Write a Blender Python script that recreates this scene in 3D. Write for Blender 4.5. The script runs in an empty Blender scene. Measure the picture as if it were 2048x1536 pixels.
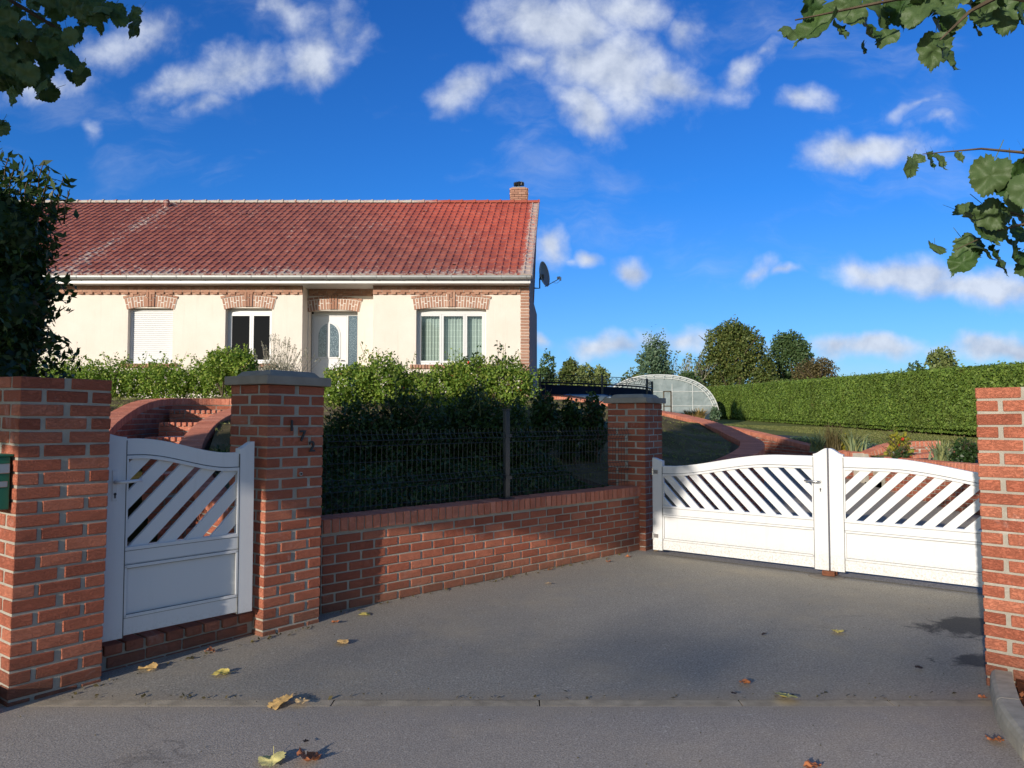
import bpy, bmesh, math, random
import numpy as np
from mathutils import Vector, Matrix, noise as mnoise
from mathutils.geometry import delaunay_2d_cdt
random.seed(7); rng = np.random.default_rng(7)
S = bpy.context.scene
COL = S.collection
# ------------------------------------------------------------------ camera
F = 1500.0; CH = 1.46; PITCH = math.radians(2.557)
cam = bpy.data.cameras.new('camera'); camo = bpy.data.objects.new('camera', cam); COL.objects.link(camo)
camo.location = (0, 0, CH); camo.rotation_euler = (math.pi / 2 + PITCH, 0, 0)
cam.sensor_width = 36; cam.lens = 36 * F / 2048; cam.clip_start = .05; cam.clip_end = 6000
S.camera = camo
# ------------------------------------------------------------------ exposure, sky, sun
S.view_settings.view_transform = 'Standard'; S.view_settings.look = 'None'
S.view_settings.exposure = 0.08; S.view_settings.gamma = 1.0; S.view_settings.use_curve_mapping = False
SUN = Vector((-.60, -1.0, .29)).normalized()          # towards the sun
EL = math.asin(SUN.z); AZ = math.atan2(SUN.x, SUN.y)
sl = bpy.data.lights.new('sun', 'SUN'); sl.energy = 4.6; sl.angle = math.radians(.53); sl.color = (1, .91, .79)
so = bpy.data.objects.new('sun', sl); COL.objects.link(so)
so.rotation_euler = (-SUN).to_track_quat('-Z', 'Y').to_euler(); so.location = (-20, -50, 15)

def raydir(px, py):
    a = (px - 1024) / F; b = (768 - py) / F; c, s = math.cos(PITCH), math.sin(PITCH)
    return Vector((a, c - b * s, s + b * c))
def P(px, py, Y):                                   # the point at depth Y seen along a direction
    d = raydir(px, py); return Vector((0, 0, CH)) + d * (Y / d.y)
def G(px, py, z=0.0):
    d = raydir(px, py); return Vector((0, 0, CH)) + d * ((z - CH) / d.z)
def XX(px, Y): return P(px, 768, Y).x
def ZZ(py, Y): return P(1024, py, Y).z

W = bpy.data.worlds.new('World'); S.world = W; W.use_nodes = True
def build_world():
    nt = W.node_tree; N = nt.nodes; L = nt.links
    bg = N['Background']; bg.inputs[1].default_value = .1
    sk = N.new('ShaderNodeTexSky'); sk.sky_type = 'NISHITA'; sk.sun_disc = False
    sk.sun_elevation = EL; sk.sun_rotation = AZ
    sk.air_density = 1.0; sk.dust_density = .4; sk.ozone_density = 3.0
    tc = N.new('ShaderNodeTexCoord')
    def math_(op, a, b=None, c=None, clamp=False):
        n = N.new('ShaderNodeMath'); n.operation = op; n.use_clamp = clamp
        for i, v in enumerate((a, b, c)):
            if v is None: continue
            if isinstance(v, (int, float)): n.inputs[i].default_value = v
            else: L.new(v, n.inputs[i])
        return n.outputs[0]
    sep = N.new('ShaderNodeSeparateXYZ'); L.new(tc.outputs['Generated'], sep.inputs[0])
    yy = math_('MAXIMUM', math_('ABSOLUTE', sep.outputs[1]), .08)
    u = math_('DIVIDE', sep.outputs[0], yy); v = math_('DIVIDE', sep.outputs[2], yy)
    # tint grows towards the horizon
    el = math_('MAXIMUM', sep.outputs[2], 0.0)
    cr = N.new('ShaderNodeValToRGB'); L.new(el, cr.inputs[0])
    e = cr.color_ramp.elements; e[0].position = .0; e[0].color = (.46, .60, .88, 1); e[1].position = .6; e[1].color = (.11, .42, .92, 1)
    m = cr.color_ramp.elements.new(.10); m.color = (.30, .56, .95, 1)
    m = cr.color_ramp.elements.new(.28); m.color = (.14, .50, 1.0, 1)
    tint = N.new('ShaderNodeMix'); tint.data_type = 'RGBA'; tint.blend_type = 'MULTIPLY'; tint.inputs[0].default_value = 1
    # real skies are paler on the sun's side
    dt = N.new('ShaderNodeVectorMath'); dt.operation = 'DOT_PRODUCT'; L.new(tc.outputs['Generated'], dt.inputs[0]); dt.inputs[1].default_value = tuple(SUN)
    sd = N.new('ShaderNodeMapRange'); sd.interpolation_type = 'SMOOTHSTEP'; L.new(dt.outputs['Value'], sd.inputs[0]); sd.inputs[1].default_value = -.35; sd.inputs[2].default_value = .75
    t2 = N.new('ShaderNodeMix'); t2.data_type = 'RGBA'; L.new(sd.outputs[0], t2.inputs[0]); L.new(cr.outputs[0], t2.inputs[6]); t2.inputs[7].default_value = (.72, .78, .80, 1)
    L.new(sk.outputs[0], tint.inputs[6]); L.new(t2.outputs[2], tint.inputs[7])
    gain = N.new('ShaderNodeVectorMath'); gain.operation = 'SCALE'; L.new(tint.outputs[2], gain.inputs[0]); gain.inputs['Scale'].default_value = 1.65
    comb = N.new('ShaderNodeCombineXYZ'); L.new(u, comb.inputs[0]); L.new(v, comb.inputs[1])
    def noise(vec, sc, det, rough=.55, dist=0., w=None):
        n = N.new('ShaderNodeTexNoise'); n.inputs['Scale'].default_value = sc; n.inputs['Detail'].default_value = det
        n.inputs['Roughness'].default_value = rough; n.inputs['Distortion'].default_value = dist
        L.new(vec, n.inputs['Vector']); return n
    wn = noise(comb.outputs[0], 9, 3)
    wv = N.new('ShaderNodeVectorMath'); wv.operation = 'MULTIPLY_ADD'; L.new(wn.outputs['Color'], wv.inputs[0]); wv.inputs[1].default_value = (.10, .07, 0)
    off = N.new('ShaderNodeVectorMath'); off.operation = 'SUBTRACT'; L.new(comb.outputs[0], off.inputs[0]); off.inputs[1].default_value = (.05, .035, 0)
    L.new(off.outputs[0], wv.inputs[2])
    blobs = [ # px, py, rx, ry, angle, strength
      (470,140,120,52,10,.80),(625,120,85,72,60,1.0),(560,25,100,40,-20,.7),(340,165,100,40,15,.7),(215,100,130,45,10,.62),(400,200,60,30,0,.5),
      (90,165,120,34,8,.62),(175,245,32,40,0,.5),(300,60,90,30,0,.45),(690,60,40,60,0,.5),
      (1120,40,190,75,-5,1.15),(1215,130,180,105,-20,1.25),(1175,225,95,62,-40,1.1),(1340,170,80,48,0,1.0),(1230,20,120,60,0,1.0),(1380,60,50,50,0,.6),
      (935,180,85,48,15,.8),(1055,130,70,40,0,.6),
      (1490,140,105,34,32,.75),(1550,100,50,20,30,.6),
      (1735,305,140,42,4,1.1),(1860,250,40,22,10,.5),(1830,218,60,16,20,.55),(1625,202,52,28,0,.65),
      (1830,545,190,46,-4,1.15),(1960,570,190,44,0,1.15),(1740,535,80,30,0,.9),(2060,575,150,40,0,1.0),
      (1500,552,58,22,20,.8),(1565,548,50,10,8,.5),(1257,543,55,36,0,1.15),(1098,488,40,58,0,1.1),(1170,516,34,18,0,.9),(1130,520,60,10,0,.4),
      (1205,698,90,26,0,1.1),(1085,686,28,16,0,.9),(1300,690,60,24,0,.7),(1370,678,70,32,0,1.0),
      (1760,700,130,32,0,1.15),(1680,700,70,26,0,1.0),(2000,692,130,34,0,1.15),(1900,705,70,20,0,.8),(1560,700,60,18,0,.6),
      (-150,120,200,60,0,.9),(-300,400,200,60,0,.8),(2300,250,180,60,0,.9),(2400,560,260,50,0,1.0),(-200,690,260,30,0,.9),(900,-260,260,120,0,.9),(200,-300,220,90,20,.8),(1700,-280,240,90,-10,.8)]
    acc = None
    for (px, py, rx, ry, ang, st) in blobs:
        d = raydir(px, py)
        mp = N.new('ShaderNodeMapping'); mp.vector_type = 'TEXTURE'
        mp.inputs['Location'].default_value = (d.x / d.y, d.z / d.y, 0)
        mp.inputs['Rotation'].default_value = (0, 0, math.radians(ang))
        mp.inputs['Scale'].default_value = (rx / F * 1.10, ry / F * 1.10, 1)
        L.new(wv.outputs[0], mp.inputs['Vector'])
        ln = N.new('ShaderNodeVectorMath'); ln.operation = 'LENGTH'; L.new(mp.outputs[0], ln.inputs[0])
        r = math_('MULTIPLY_ADD', ln.outputs['Value'], -st, st)
        acc = r if acc is None else math_('MAXIMUM', acc, r)
    acc = math_('MAXIMUM', acc, -.6)
    n1 = noise(comb.outputs[0], 13, 9, .60, .15)
    sh = N.new('ShaderNodeVectorMath'); sh.operation = 'ADD'; L.new(comb.outputs[0], sh.inputs[0]); sh.inputs[1].default_value = (-.012, .022, 0)
    n2 = noise(sh.outputs[0], 13, 5, .55, .15)
    n3 = noise(comb.outputs[0], 4.0, 2, .5)
    d = math_('ADD', acc, math_('MULTIPLY_ADD', n1.outputs[0], 1.5, -.78))
    mr = N.new('ShaderNodeMapRange'); mr.interpolation_type = 'SMOOTHSTEP'; L.new(d, mr.inputs[0]); mr.inputs[1].default_value = -.12; mr.inputs[2].default_value = .92; mr.inputs[4].default_value = .92
    # thin wisps over the whole sky
    stv = N.new('ShaderNodeMapping'); stv.inputs['Rotation'].default_value = (0, 0, -.35); stv.inputs['Scale'].default_value = (3.0, 8.0, 1); L.new(wv.outputs[0], stv.inputs['Vector'])
    n4 = noise(stv.outputs[0], 1.3, 7, .62, .4)
    wi = N.new('ShaderNodeMapRange'); wi.interpolation_type = 'SMOOTHSTEP'; L.new(math_('ADD', n4.outputs[0], math_('MULTIPLY_ADD', n3.outputs[0], .5, -.25)), wi.inputs[0]); wi.inputs[1].default_value = .50; wi.inputs[2].default_value = .86; wi.inputs[4].default_value = .30
    dens = math_('MAXIMUM', mr.outputs[0], wi.outputs[0])
    lit = math_('MULTIPLY_ADD', math_('SUBTRACT', n1.outputs[0], n2.outputs[0]), 2.4, .66)
    lit = math_('ADD', lit, math_('MULTIPLY_ADD', n3.outputs[0], .7, -.35), None, True)
    cc = N.new('ShaderNodeMix'); cc.data_type = 'RGBA'; L.new(lit, cc.inputs[0])
    cc.inputs[6].default_value = (3.5, 4.2, 5.7, 1); cc.inputs[7].default_value = (7.0, 7.6, 8.7, 1)
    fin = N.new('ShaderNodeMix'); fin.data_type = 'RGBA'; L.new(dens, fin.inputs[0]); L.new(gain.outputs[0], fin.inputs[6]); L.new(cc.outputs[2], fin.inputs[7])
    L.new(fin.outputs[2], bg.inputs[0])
build_world()

# ------------------------------------------------------------------ materials
MATS = {}
class MT:
    def __init__(s, name, rough=.8, spec=.3, metal=0.):
        s.m = bpy.data.materials.new(name); s.m.use_nodes = True; s.nt = s.m.node_tree; s.N = s.nt.nodes; s.L = s.nt.links
        s.b = s.N['Principled BSDF']; s.b.inputs['Roughness'].default_value = rough
        s.b.inputs['Specular IOR Level'].default_value = spec; s.b.inputs['Metallic'].default_value = metal
        MATS[name] = s.m
    def n(s, t, **k):
        x = s.N.new(t)
        for a, b in k.items(): setattr(x, a, b)
        return x
    def put(s, sock, v):
        if hasattr(v, 'links'): s.L.new(v, sock)
        elif isinstance(v, (tuple, list)) and len(v) == 3 and sock.type == 'RGBA': sock.default_value = (*v, 1)
        else: sock.default_value = v
    def pos(s): return s.n('ShaderNodeNewGeometry').outputs['Position']
    def obj(s): return s.n('ShaderNodeTexCoord').outputs['Object']
    def noise(s, vec, sc, det=4, rough=.55, dist=0, col=False):
        x = s.n('ShaderNodeTexNoise'); s.L.new(vec, x.inputs['Vector'])
        x.inputs['Scale'].default_value = sc; x.inputs['Detail'].default_value = det; x.inputs['Roughness'].default_value = rough; x.inputs['Distortion'].default_value = dist
        return x.outputs['Color' if col else 'Fac']
    def rng(s, v, a, b, c=0., d=1.):
        x = s.n('ShaderNodeMapRange'); s.L.new(v, x.inputs[0])
        for i, q in enumerate((a, b, c, d)): x.inputs[i + 1].default_value = q
        return x.outputs[0]
    def math(s, op, a, b=None, clamp=False):
        x = s.n('ShaderNodeMath', operation=op, use_clamp=clamp); s.put(x.inputs[0], a)
        if b is not None: s.put(x.inputs[1], b)
        return x.outputs[0]
    def mix(s, f, a, b, mode='MIX'):
        x = s.n('ShaderNodeMix', data_type='RGBA', blend_type=mode); s.put(x.inputs[0], f); s.put(x.inputs[6], a); s.put(x.inputs[7], b)
        return x.outputs[2]
    def ramp(s, v, stops):
        x = s.n('ShaderNodeValToRGB'); s.L.new(v, x.inputs[0]); e = x.color_ramp.elements
        e[0].position, e[0].color = stops[0][0], (*stops[0][1], 1); e[1].position, e[1].color = stops[-1][0], (*stops[-1][1], 1)
        for p, c in stops[1:-1]: q = e.new(p); q.color = (*c, 1)
        return x.outputs[0]
    def rand(s): return s.n('ShaderNodeObjectInfo').outputs['Random']
    def island(s): return s.n('ShaderNodeNewGeometry').outputs['Random Per Island']
    def bump(s, h, st=.3, dist=.01):
        x = s.n('ShaderNodeBump'); x.inputs['Strength'].default_value = st; x.inputs['Distance'].default_value = dist
        s.L.new(h, x.inputs['Height']); s.L.new(x.outputs[0], s.b.inputs['Normal'])
    def col(s, c): s.put(s.b.inputs['Base Color'], c); return s.m

def simple(name, c, rough=.6, spec=.3, metal=0., var=.08, sc=8, bump=0):
    t = MT(name, rough, spec, metal); n = t.noise(t.pos(), sc, 5)
    f = t.rng(n, .3, .7, 1 - var, 1 + var); v = t.n('ShaderNodeVectorMath', operation='SCALE'); v.inputs[0].default_value = c; t.L.new(f, v.inputs['Scale'])
    if bump: t.bump(t.noise(t.pos(), sc * 12, 4), bump, .003)
    return t.col(v.outputs[0])

def brick_mat(name, c1, c2, c3, efflo=.35, joined=False, bump=.7):
    t = MT(name, .88, .2); p = t.pos()
    r = t.island() if joined else t.rand()
    c = t.ramp(r, [(0, c1), (.5, c2), (1, c3)])
    n = t.noise(p, 9, 6, .6); c = t.mix(t.rng(n, .35, .75, 0, .35), c, tuple(x * .55 for x in c2))
    n2 = t.noise(p, 3.1, 7, .7, .8); c = t.mix(t.rng(n2, .60, .74, 0, efflo), c, (.66, .55, .50))
    sz_ = t.n('ShaderNodeSeparateXYZ'); t.L.new(p, sz_.inputs[0]); n5 = t.noise(p, 5, 5, .7)
    c = t.mix(t.math('MULTIPLY', t.rng(t.math('SUBTRACT', sz_.outputs[2], t.math('MULTIPLY', n5, .35)), -.15, .06, 1, 0), .55), c, (.10, .085, .06))
    n4 = t.noise(p, 90, 3, .6); c = t.mix(t.rng(n4, .3, .7, 0, .22), c, tuple(x * .6 for x in c1))
    mp = t.n('ShaderNodeMapping'); mp.inputs['Scale'].default_value = (1, 1, 2.2); t.L.new(p, mp.inputs[0])
    cre = t.noise(mp.outputs[0], 34, 4, .7, 1.4); h = t.math('ADD', t.rng(cre, .40, .52, 0, 1), t.math('MULTIPLY', t.noise(p, 240, 3), .35))
    t.bump(h, bump, .008)
    return t.col(c)
brick_mat('brick_red', (.36, .108, .064), (.47, .148, .086), (.58, .21, .125), .42)
brick_mat('brick_red_joined', (.36, .108, .064), (.47, .148, .086), (.58, .21, .125), .5, True)
brick_mat('brick_coping', (.60, .205, .125), (.70, .25, .155), (.78, .31, .20), .3)
brick_mat('brick_house', (.36, .19, .13), (.44, .24, .165), (.52, .31, .22), .3, False, .3)
brick_mat('brick_house_joined', (.36, .19, .13), (.44, .24, .165), (.52, .31, .22), .3, True, .3)
def mortar_mat(name, c):
    t = MT(name, .95, .1); p = t.pos(); n = t.noise(p, 6, 6, .7)
    cc = t.mix(t.rng(n, .3, .7), tuple(x * .72 for x in c), c); n2 = t.noise(p, 2.6, 5, .7, .6)
    cc = t.mix(t.rng(n2, .58, .7, 0, .5), cc, (.8, .76, .70)); t.bump(t.noise(p, 140, 5, .7), 1, .006); return t.col(cc)
mortar_mat('mortar', (.46, .42, .35)); mortar_mat('mortar_white', (.88, .84, .76))

def asphalt(name, c, grain, speck, warm):
    t = MT(name, .85, .25); p = t.pos(); dk = tuple(x * .45 for x in c); lt = tuple(min(.8, x * 1.6) for x in c)
    a = t.noise(p, grain, 3, .75); col = t.mix(t.rng(a, .32, .68), dk, lt)
    a2 = t.noise(p, grain * .38, 4, .7); col = t.mix(t.rng(a2, .42, .66, 0, .32), col, dk)
    vo = t.n('ShaderNodeTexVoronoi'); vo.inputs['Scale'].default_value = grain * .8; t.L.new(p, vo.inputs['Vector'])
    sp = t.rng(vo.outputs['Color'], .86, .97); col = t.mix(t.math('MULTIPLY', sp, speck), col, (.66, .60, .50))
    v2 = t.n('ShaderNodeTexVoronoi'); v2.inputs['Scale'].default_value = 26; t.L.new(p, v2.inputs['Vector']); pit = t.rng(v2.outputs['Distance'], .05, .14, .35, 0); col = t.mix(pit, col, dk)
    big = t.noise(p, .55, 6, .7, .5); col = t.mix(t.rng(big, .35, .7, 0, .42), col, tuple(x * .66 for x in c))
    bg2 = t.noise(p, 1.3, 5, .65); col = t.mix(t.rng(bg2, .5, .72, 0, warm), col, (c[0] * 1.35, c[1] * 1.2, c[2] * .95))
    fine = t.noise(p, 9, 6, .75); col = t.mix(t.rng(fine, .48, .75, 0, .28), col, tuple(x * .55 for x in c))
    cr = t.n('ShaderNodeTexVoronoi', feature='DISTANCE_TO_EDGE'); cr.inputs['Scale'].default_value = .42; w = t.n('ShaderNodeVectorMath', operation='MULTIPLY_ADD'); t.L.new(t.noise(p, 2.2, 6, .7, 0, True), w.inputs[0]); w.inputs[1].default_value = (.9, .9, 0); t.L.new(p, w.inputs[2]); t.L.new(w.outputs[0], cr.inputs['Vector'])
    crk = t.rng(cr.outputs['Distance'], .0, .0035, 1, 0); msk = t.rng(t.noise(p, .7, 3), .52, .60); col = t.mix(t.math('MULTIPLY', t.math('MULTIPLY', crk, msk), .35), col, (.03, .03, .03))
    t.bump(a, .8, .004)
    return t, col
t, c = asphalt('asphalt_apron', (.365, .330, .268), 85, .5, .35)
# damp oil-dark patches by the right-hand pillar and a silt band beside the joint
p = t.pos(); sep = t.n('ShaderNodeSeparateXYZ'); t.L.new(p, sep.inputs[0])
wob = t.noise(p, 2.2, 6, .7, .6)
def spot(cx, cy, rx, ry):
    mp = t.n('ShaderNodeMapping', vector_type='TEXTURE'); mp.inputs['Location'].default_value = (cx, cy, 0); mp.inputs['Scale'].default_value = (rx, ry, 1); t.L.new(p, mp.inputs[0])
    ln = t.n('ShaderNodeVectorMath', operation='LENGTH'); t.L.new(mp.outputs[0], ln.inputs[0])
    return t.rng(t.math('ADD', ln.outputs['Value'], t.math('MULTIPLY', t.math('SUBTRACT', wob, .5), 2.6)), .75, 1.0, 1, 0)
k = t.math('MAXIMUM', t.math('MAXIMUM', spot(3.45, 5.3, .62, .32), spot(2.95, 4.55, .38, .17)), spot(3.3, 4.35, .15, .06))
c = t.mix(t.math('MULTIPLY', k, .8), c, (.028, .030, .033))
silt = t.rng(t.math('ADD', sep.outputs[1], t.math('MULTIPLY', wob, -.30)), 3.80, 3.97, 1, 0)
c = t.mix(t.math('MULTIPLY', silt, .6), c, (.36, .29, .20)); t.col(c)
t, c = asphalt('asphalt_road', (.405, .353, .295), 115, .65, .35)
p = t.pos(); sep = t.n('ShaderNodeSeparateXYZ'); t.L.new(p, sep.inputs[0]); wob = t.noise(p, 2.2, 6, .7, .6)
c = t.mix(t.math('MULTIPLY', t.rng(t.math('ADD', sep.outputs[1], t.math('MULTIPLY', wob, .25)), 3.86, 4.0, 0, 1), .6), c, (.40, .33, .24)); t.col(c)
simple('concrete', (.46, .42, .33), .9, .2, 0, .2, 14, .8)
simple('old_concrete', (.24, .21, .17), .9, .1, 0, .3, 14, .6)
simple('concrete_strip', (.42, .35, .25), .95, .1, 0, .25, 9, .8)
simple('cap_stone', (.29, .26, .215), .85, .2, 0, .15, 7, .5)
simple('white_pvc', (.66, .66, .655), .32, .5, 0, .02, 3)
def grimy_white():
    t = MT('white_gate_paint', .35, .5); p = t.pos(); sep = t.n('ShaderNodeSeparateXYZ'); t.L.new(p, sep.inputs[0])
    low = t.rng(sep.outputs[2], .10, .26, 1, 0); n = t.noise(p, 60, 6, .75); n2 = t.noise(p, 4, 5, .6)
    c = t.mix(t.math('MULTIPLY', low, t.rng(n, .46, .64)), (.67, .67, .665), (.46, .44, .39)); mp = t.n('ShaderNodeMapping'); mp.inputs['Scale'].default_value = (9, 9, .8); t.L.new(p, mp.inputs[0]); c = t.mix(t.rng(t.noise(mp.outputs[0], 1.6, 5, .7), .55, .75, 0, .22), c, (.45, .44, .40))
    c = t.mix(t.rng(n2, .6, .8, 0, .12), c, (.5, .48, .44)); return t.col(c)
grimy_white()
simple('seam_grime', (.13, .13, .125), .9, .1, 0, .3, 20)
def cream():
    t = MT('render_cream', .95, .1); p = t.pos(); n = t.noise(p, 1.2, 6, .65); c = t.mix(t.rng(n, .3, .7), (.70, .628, .545), (.77, .70, .62))
    mp = t.n('ShaderNodeMapping'); mp.inputs['Scale'].default_value = (7, 7, .45); t.L.new(p, mp.inputs[0]); st = t.noise(mp.outputs[0], 1.4, 5, .7); c = t.mix(t.rng(st, .54, .76, 0, .30), c, (.53, .46, .38))
    g = t.noise(p, 38, 5, .75); c = t.mix(t.rng(g, .35, .7, 0, .14), c, (.50, .43, .34)); t.bump(g, .8, .006); t.col(c)
cream()
simple('render_pink', (.40, .30, .27), .95, .1, 0, .1, 2, .5)
simple('zinc', (.42, .43, .43), .45, .5, .6, .12, 4)
simple('black_metal', (.018, .019, .021), .4, .5, 0, .1, 9)
simple('dark_post', (.014, .017, .022), .35, .6, .2, .15, 9)
simple('wire_green_grey', (.045, .05, .05), .45, .5, .3, .2, 9)
simple('navy_cloth', (.012, .020, .040), .9, .1, 0, .15, 2, .3)
simple('dark_interior', (.012, .012, .014), .9, .1)
simple('rust', (.17, .065, .035), .8, .2, .1, .3, 40, .5)
simple('satin_metal', (.55, .55, .55), .3, .5, .9, .05)
simple('mailbox_green', (.018, .15, .085), .45, .5, 0, .08, 9)
simple('dish_grey', (.22, .23, .25), .5, .4, 0, .08, 3)
simple('bark', (.10, .075, .05), .95, .1, 0, .3, 20, .9)
simple('twig', (.16, .17, .07), .9, .1, 0, .3, 20)
simple('pale_bark', (.30, .27, .22), .95, .1, 0, .25, 5)
simple('soil', (.10, .07, .045), .98, .05, 0, .3, 12, 1)
simple('yellow_plastic', (.70, .55, .03), .5, .4)
simple('mulch', (.13, .055, .032), .98, .05, 0, .45, 18, 1)
def glass(name, c, rough, spec=.6):
    t = MT(name, rough, spec); return t.col(c)
glass('window_glass', (.008, .008, .009), .03, .08)
def curtain():
    t = MT('net_curtain', .9, .1); p = t.pos(); sep = t.n('ShaderNodeSeparateXYZ'); t.L.new(p, sep.inputs[0])
    z = t.math('FRACT', t.math('MULTIPLY', sep.outputs[2], 6.2)); ln = t.rng(z, .0, .09, 1, 0)
    c = t.mix(ln, (.42, .47, .44), (.74, .78, .75))
    mp = t.n('ShaderNodeMapping'); mp.inputs['Scale'].default_value = (14, 1, .5); t.L.new(p, mp.inputs[0])
    n = t.noise(mp.outputs[0], 3, 3); c = t.mix(t.rng(n, .3, .7, 0, .3), c, (.26, .31, .29))
    return t.col(c)
curtain()
def mottled():
    t = MT('obscured_glass', .12, .8); p = t.pos(); n = t.noise(p, 55, 4, .7); return t.col(t.ramp(n, [(.35, (.02, .035, .05)), (.5, (.07, .11, .14)), (.68, (.34, .42, .46))]))
mottled()
def leafm(name, c1, c2, c3, trans=.35, rough=.55, obj=False, spec=.3, under=None, veins=False):
    t = MT(name, rough, spec); r = t.rand() if obj else t.island()
    c = t.ramp(r, [(0, c1), (.55, c2), (1, c3)])
    n = t.noise(t.pos(), 1.1, 3); c = t.mix(t.rng(n, .35, .7, 0, .35), c, tuple(x * .6 for x in c2))
    if name == 'leaf_hedge': c = t.mix(t.rng(t.noise(t.pos(), .45, 5, .7), .5, .72, 0, .5), c, (.10, .12, .03)); c = t.mix(t.rng(t.noise(t.pos(), 1.7, 4, .7), .62, .72, 0, .55), c, (.17, .12, .045))
    if veins:
        n = t.noise(t.pos(), 60, 5, .7); c = t.mix(t.rng(n, .42, .7, 0, .45), c, tuple(x * .55 for x in c2)); t.bump(n, .6, .003)
    if under:
        bf = t.n('ShaderNodeNewGeometry').outputs['Backfacing']; c = t.mix(bf, c, under)
    t.col(c); out = t.N['Material Output']
    tr = t.n('ShaderNodeBsdfTranslucent'); t.L.new(t.mix(1., c, (1.0, 1.2, .45), 'MULTIPLY'), tr.inputs[0])
    ms = t.n('ShaderNodeMixShader'); ms.inputs[0].default_value = trans; t.L.new(t.b.outputs[0], ms.inputs[1]); t.L.new(tr.outputs[0], ms.inputs[2]); t.L.new(ms.outputs[0], out.inputs[0])
    return t.m
leafm('leaf_hedge', (.11, .185, .028), (.165, .255, .042), (.25, .33, .065), .25)
leafm('leaf_rose', (.11, .20, .030), (.22, .33, .050), (.42, .46, .10), .35)
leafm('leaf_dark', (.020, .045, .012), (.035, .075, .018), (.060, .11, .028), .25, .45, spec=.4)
leafm('leaf_lime', (.034, .076, .020), (.050, .102, .026), (.085, .145, .040), .2, .5, True, under=(.075, .12, .042), veins=True)
leafm('leaf_lime_mass', (.040, .07, .018), (.06, .10, .025), (.09, .13, .035), .25)
leafm('leaf_tree_autumn', (.060, .098, .024), (.105, .14, .034), (.18, .18, .05), .2)
leafm('leaf_tree_dark', (.045, .085, .030), (.07, .12, .04), (.11, .16, .055), .2)
leafm('leaf_tree_poplar', (.075, .14, .075), (.12, .19, .11), (.19, .26, .15), .25)
leafm('leaf_tree_pale', (.13, .18, .055), (.19, .24, .08), (.27, .29, .11), .25)
leafm('leaf_brown', (.085, .068, .028), (.12, .098, .04), (.16, .125, .05), .15)
leafm('blade_iris', (.14, .20, .10), (.21, .27, .14), (.33, .33, .12), .25)
leafm('blade_straw', (.30, .19, .07), (.42, .28, .12), (.26, .24, .08), .2)
leafm('leaf_yellow', (.22, .25, .03), (.40, .34, .04), (.12, .17, .03), .3)
leafm('leaf_lavender', (.20, .21, .14), (.30, .29, .22), (.38, .36, .30), .2)
leafm('flower_red', (.50, .03, .03), (.60, .08, .03), (.65, .20, .02), .2)
leafm('grass_blade', (.14, .17, .045), (.20, .22, .065), (.30, .27, .11), .2)
leafm('fallen_yellow', (.80, .62, .15), (.88, .74, .22), (.82, .72, .30), .05, .7, True, veins=True)
leafm('fallen_tan', (.72, .45, .16), (.78, .50, .20), (.80, .55, .28), .05, .7, True, veins=True)
leafm('fallen_rust', (.50, .17, .065), (.55, .20, .08), (.42, .16, .08), .05, .7, True, veins=True)
leafm('fallen_dark', (.04, .03, .02), (.05, .03, .025), (.06, .04, .03), .0, .8, True)
def grass_ground(name, c1, c2, c3):
    t = MT(name, .98, .05); p = t.pos(); n = t.noise(p, 1.4, 6, .65, .4); n2 = t.noise(p, 45, 4, .75)
    c = t.ramp(n, [(.3, c1), (.5, c2), (.72, c3)]); c = t.mix(t.rng(n2, .3, .7, 0, .55), c, tuple(x * .35 for x in c1)); t.bump(n2, 1, .03); t.col(c)
grass_ground('lawn_dry', (.11, .11, .045), (.21, .165, .085), (.32, .25, .16))
grass_ground('lawn_green', (.17, .20, .055), (.24, .26, .08), (.32, .29, .13))
grass_ground('far_field', (.10, .11, .05), (.14, .13, .06), (.18, .15, .08))
def tile_mat(name, joined):
    t = MT(name, .6, .35); p = t.pos(); r = t.island() if joined else t.rand()
    sep = t.n('ShaderNodeSeparateXYZ'); t.L.new(p, sep.inputs[0])
    # newer red tiles towards the chimney, weathered brown elsewhere
    g = t.math('ADD', t.math('MULTIPLY', t.math('ADD', sep.outputs[0], 3.0), .22), t.math('MULTIPLY', t.math('SUBTRACT', sep.outputs[2], 5.6), .32))
    g = t.math('ADD', g, t.math('MULTIPLY', t.math('SUBTRACT', t.noise(p, .8, 3), .5), .6)); g = t.rng(g, .1, 1.0)
    a = t.ramp(r, [(0, (.215, .070, .056)), (.5, (.26, .086, .066)), (1, (.32, .11, .082))])
    b = t.ramp(r, [(0, (.38, .080, .055)), (.5, (.45, .10, .065)), (1, (.52, .125, .08))])
    c = t.mix(g, a, b)
    n = t.noise(p, 9, 7, .75, .5); n2 = t.noise(p, .6, 4, .6)
    low = t.rng(sep.outputs[2], 4.95, 5.35, .17, 0)
    verge = t.rng(t.math('SUBTRACT', sep.outputs[0], t.math('MULTIPLY', t.math('SUBTRACT', sep.outputs[1], 18.5), .07)), .16, .30, 0, .22)
    run = t.math('SUBTRACT', sep.outputs[0], t.math('MULTIPLY', sep.outputs[1], .07))
    streak = t.rng(t.math('ABSOLUTE', t.math('ADD', run, 12.5)), .05, .45, .09, 0)
    thr = t.math('ADD', t.math('ADD', t.math('ADD', n, low), verge), t.math('ADD', streak, t.math('MULTIPLY', t.math('SUBTRACT', n2, .5), .22)))
    c = t.mix(t.rng(thr, .585, .70, 0, .85), c, (.50, .44, .39))
    o = t.noise(p, 5.3, 4, .7); c = t.mix(t.rng(o, .74, .78, 0, .8), c, (.55, .30, .06))
    t.bump(t.noise(p, 60, 4), .4, .004); t.col(c)
tile_mat('roof_tile', False); tile_mat('roof_tile_joined', True)
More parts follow.
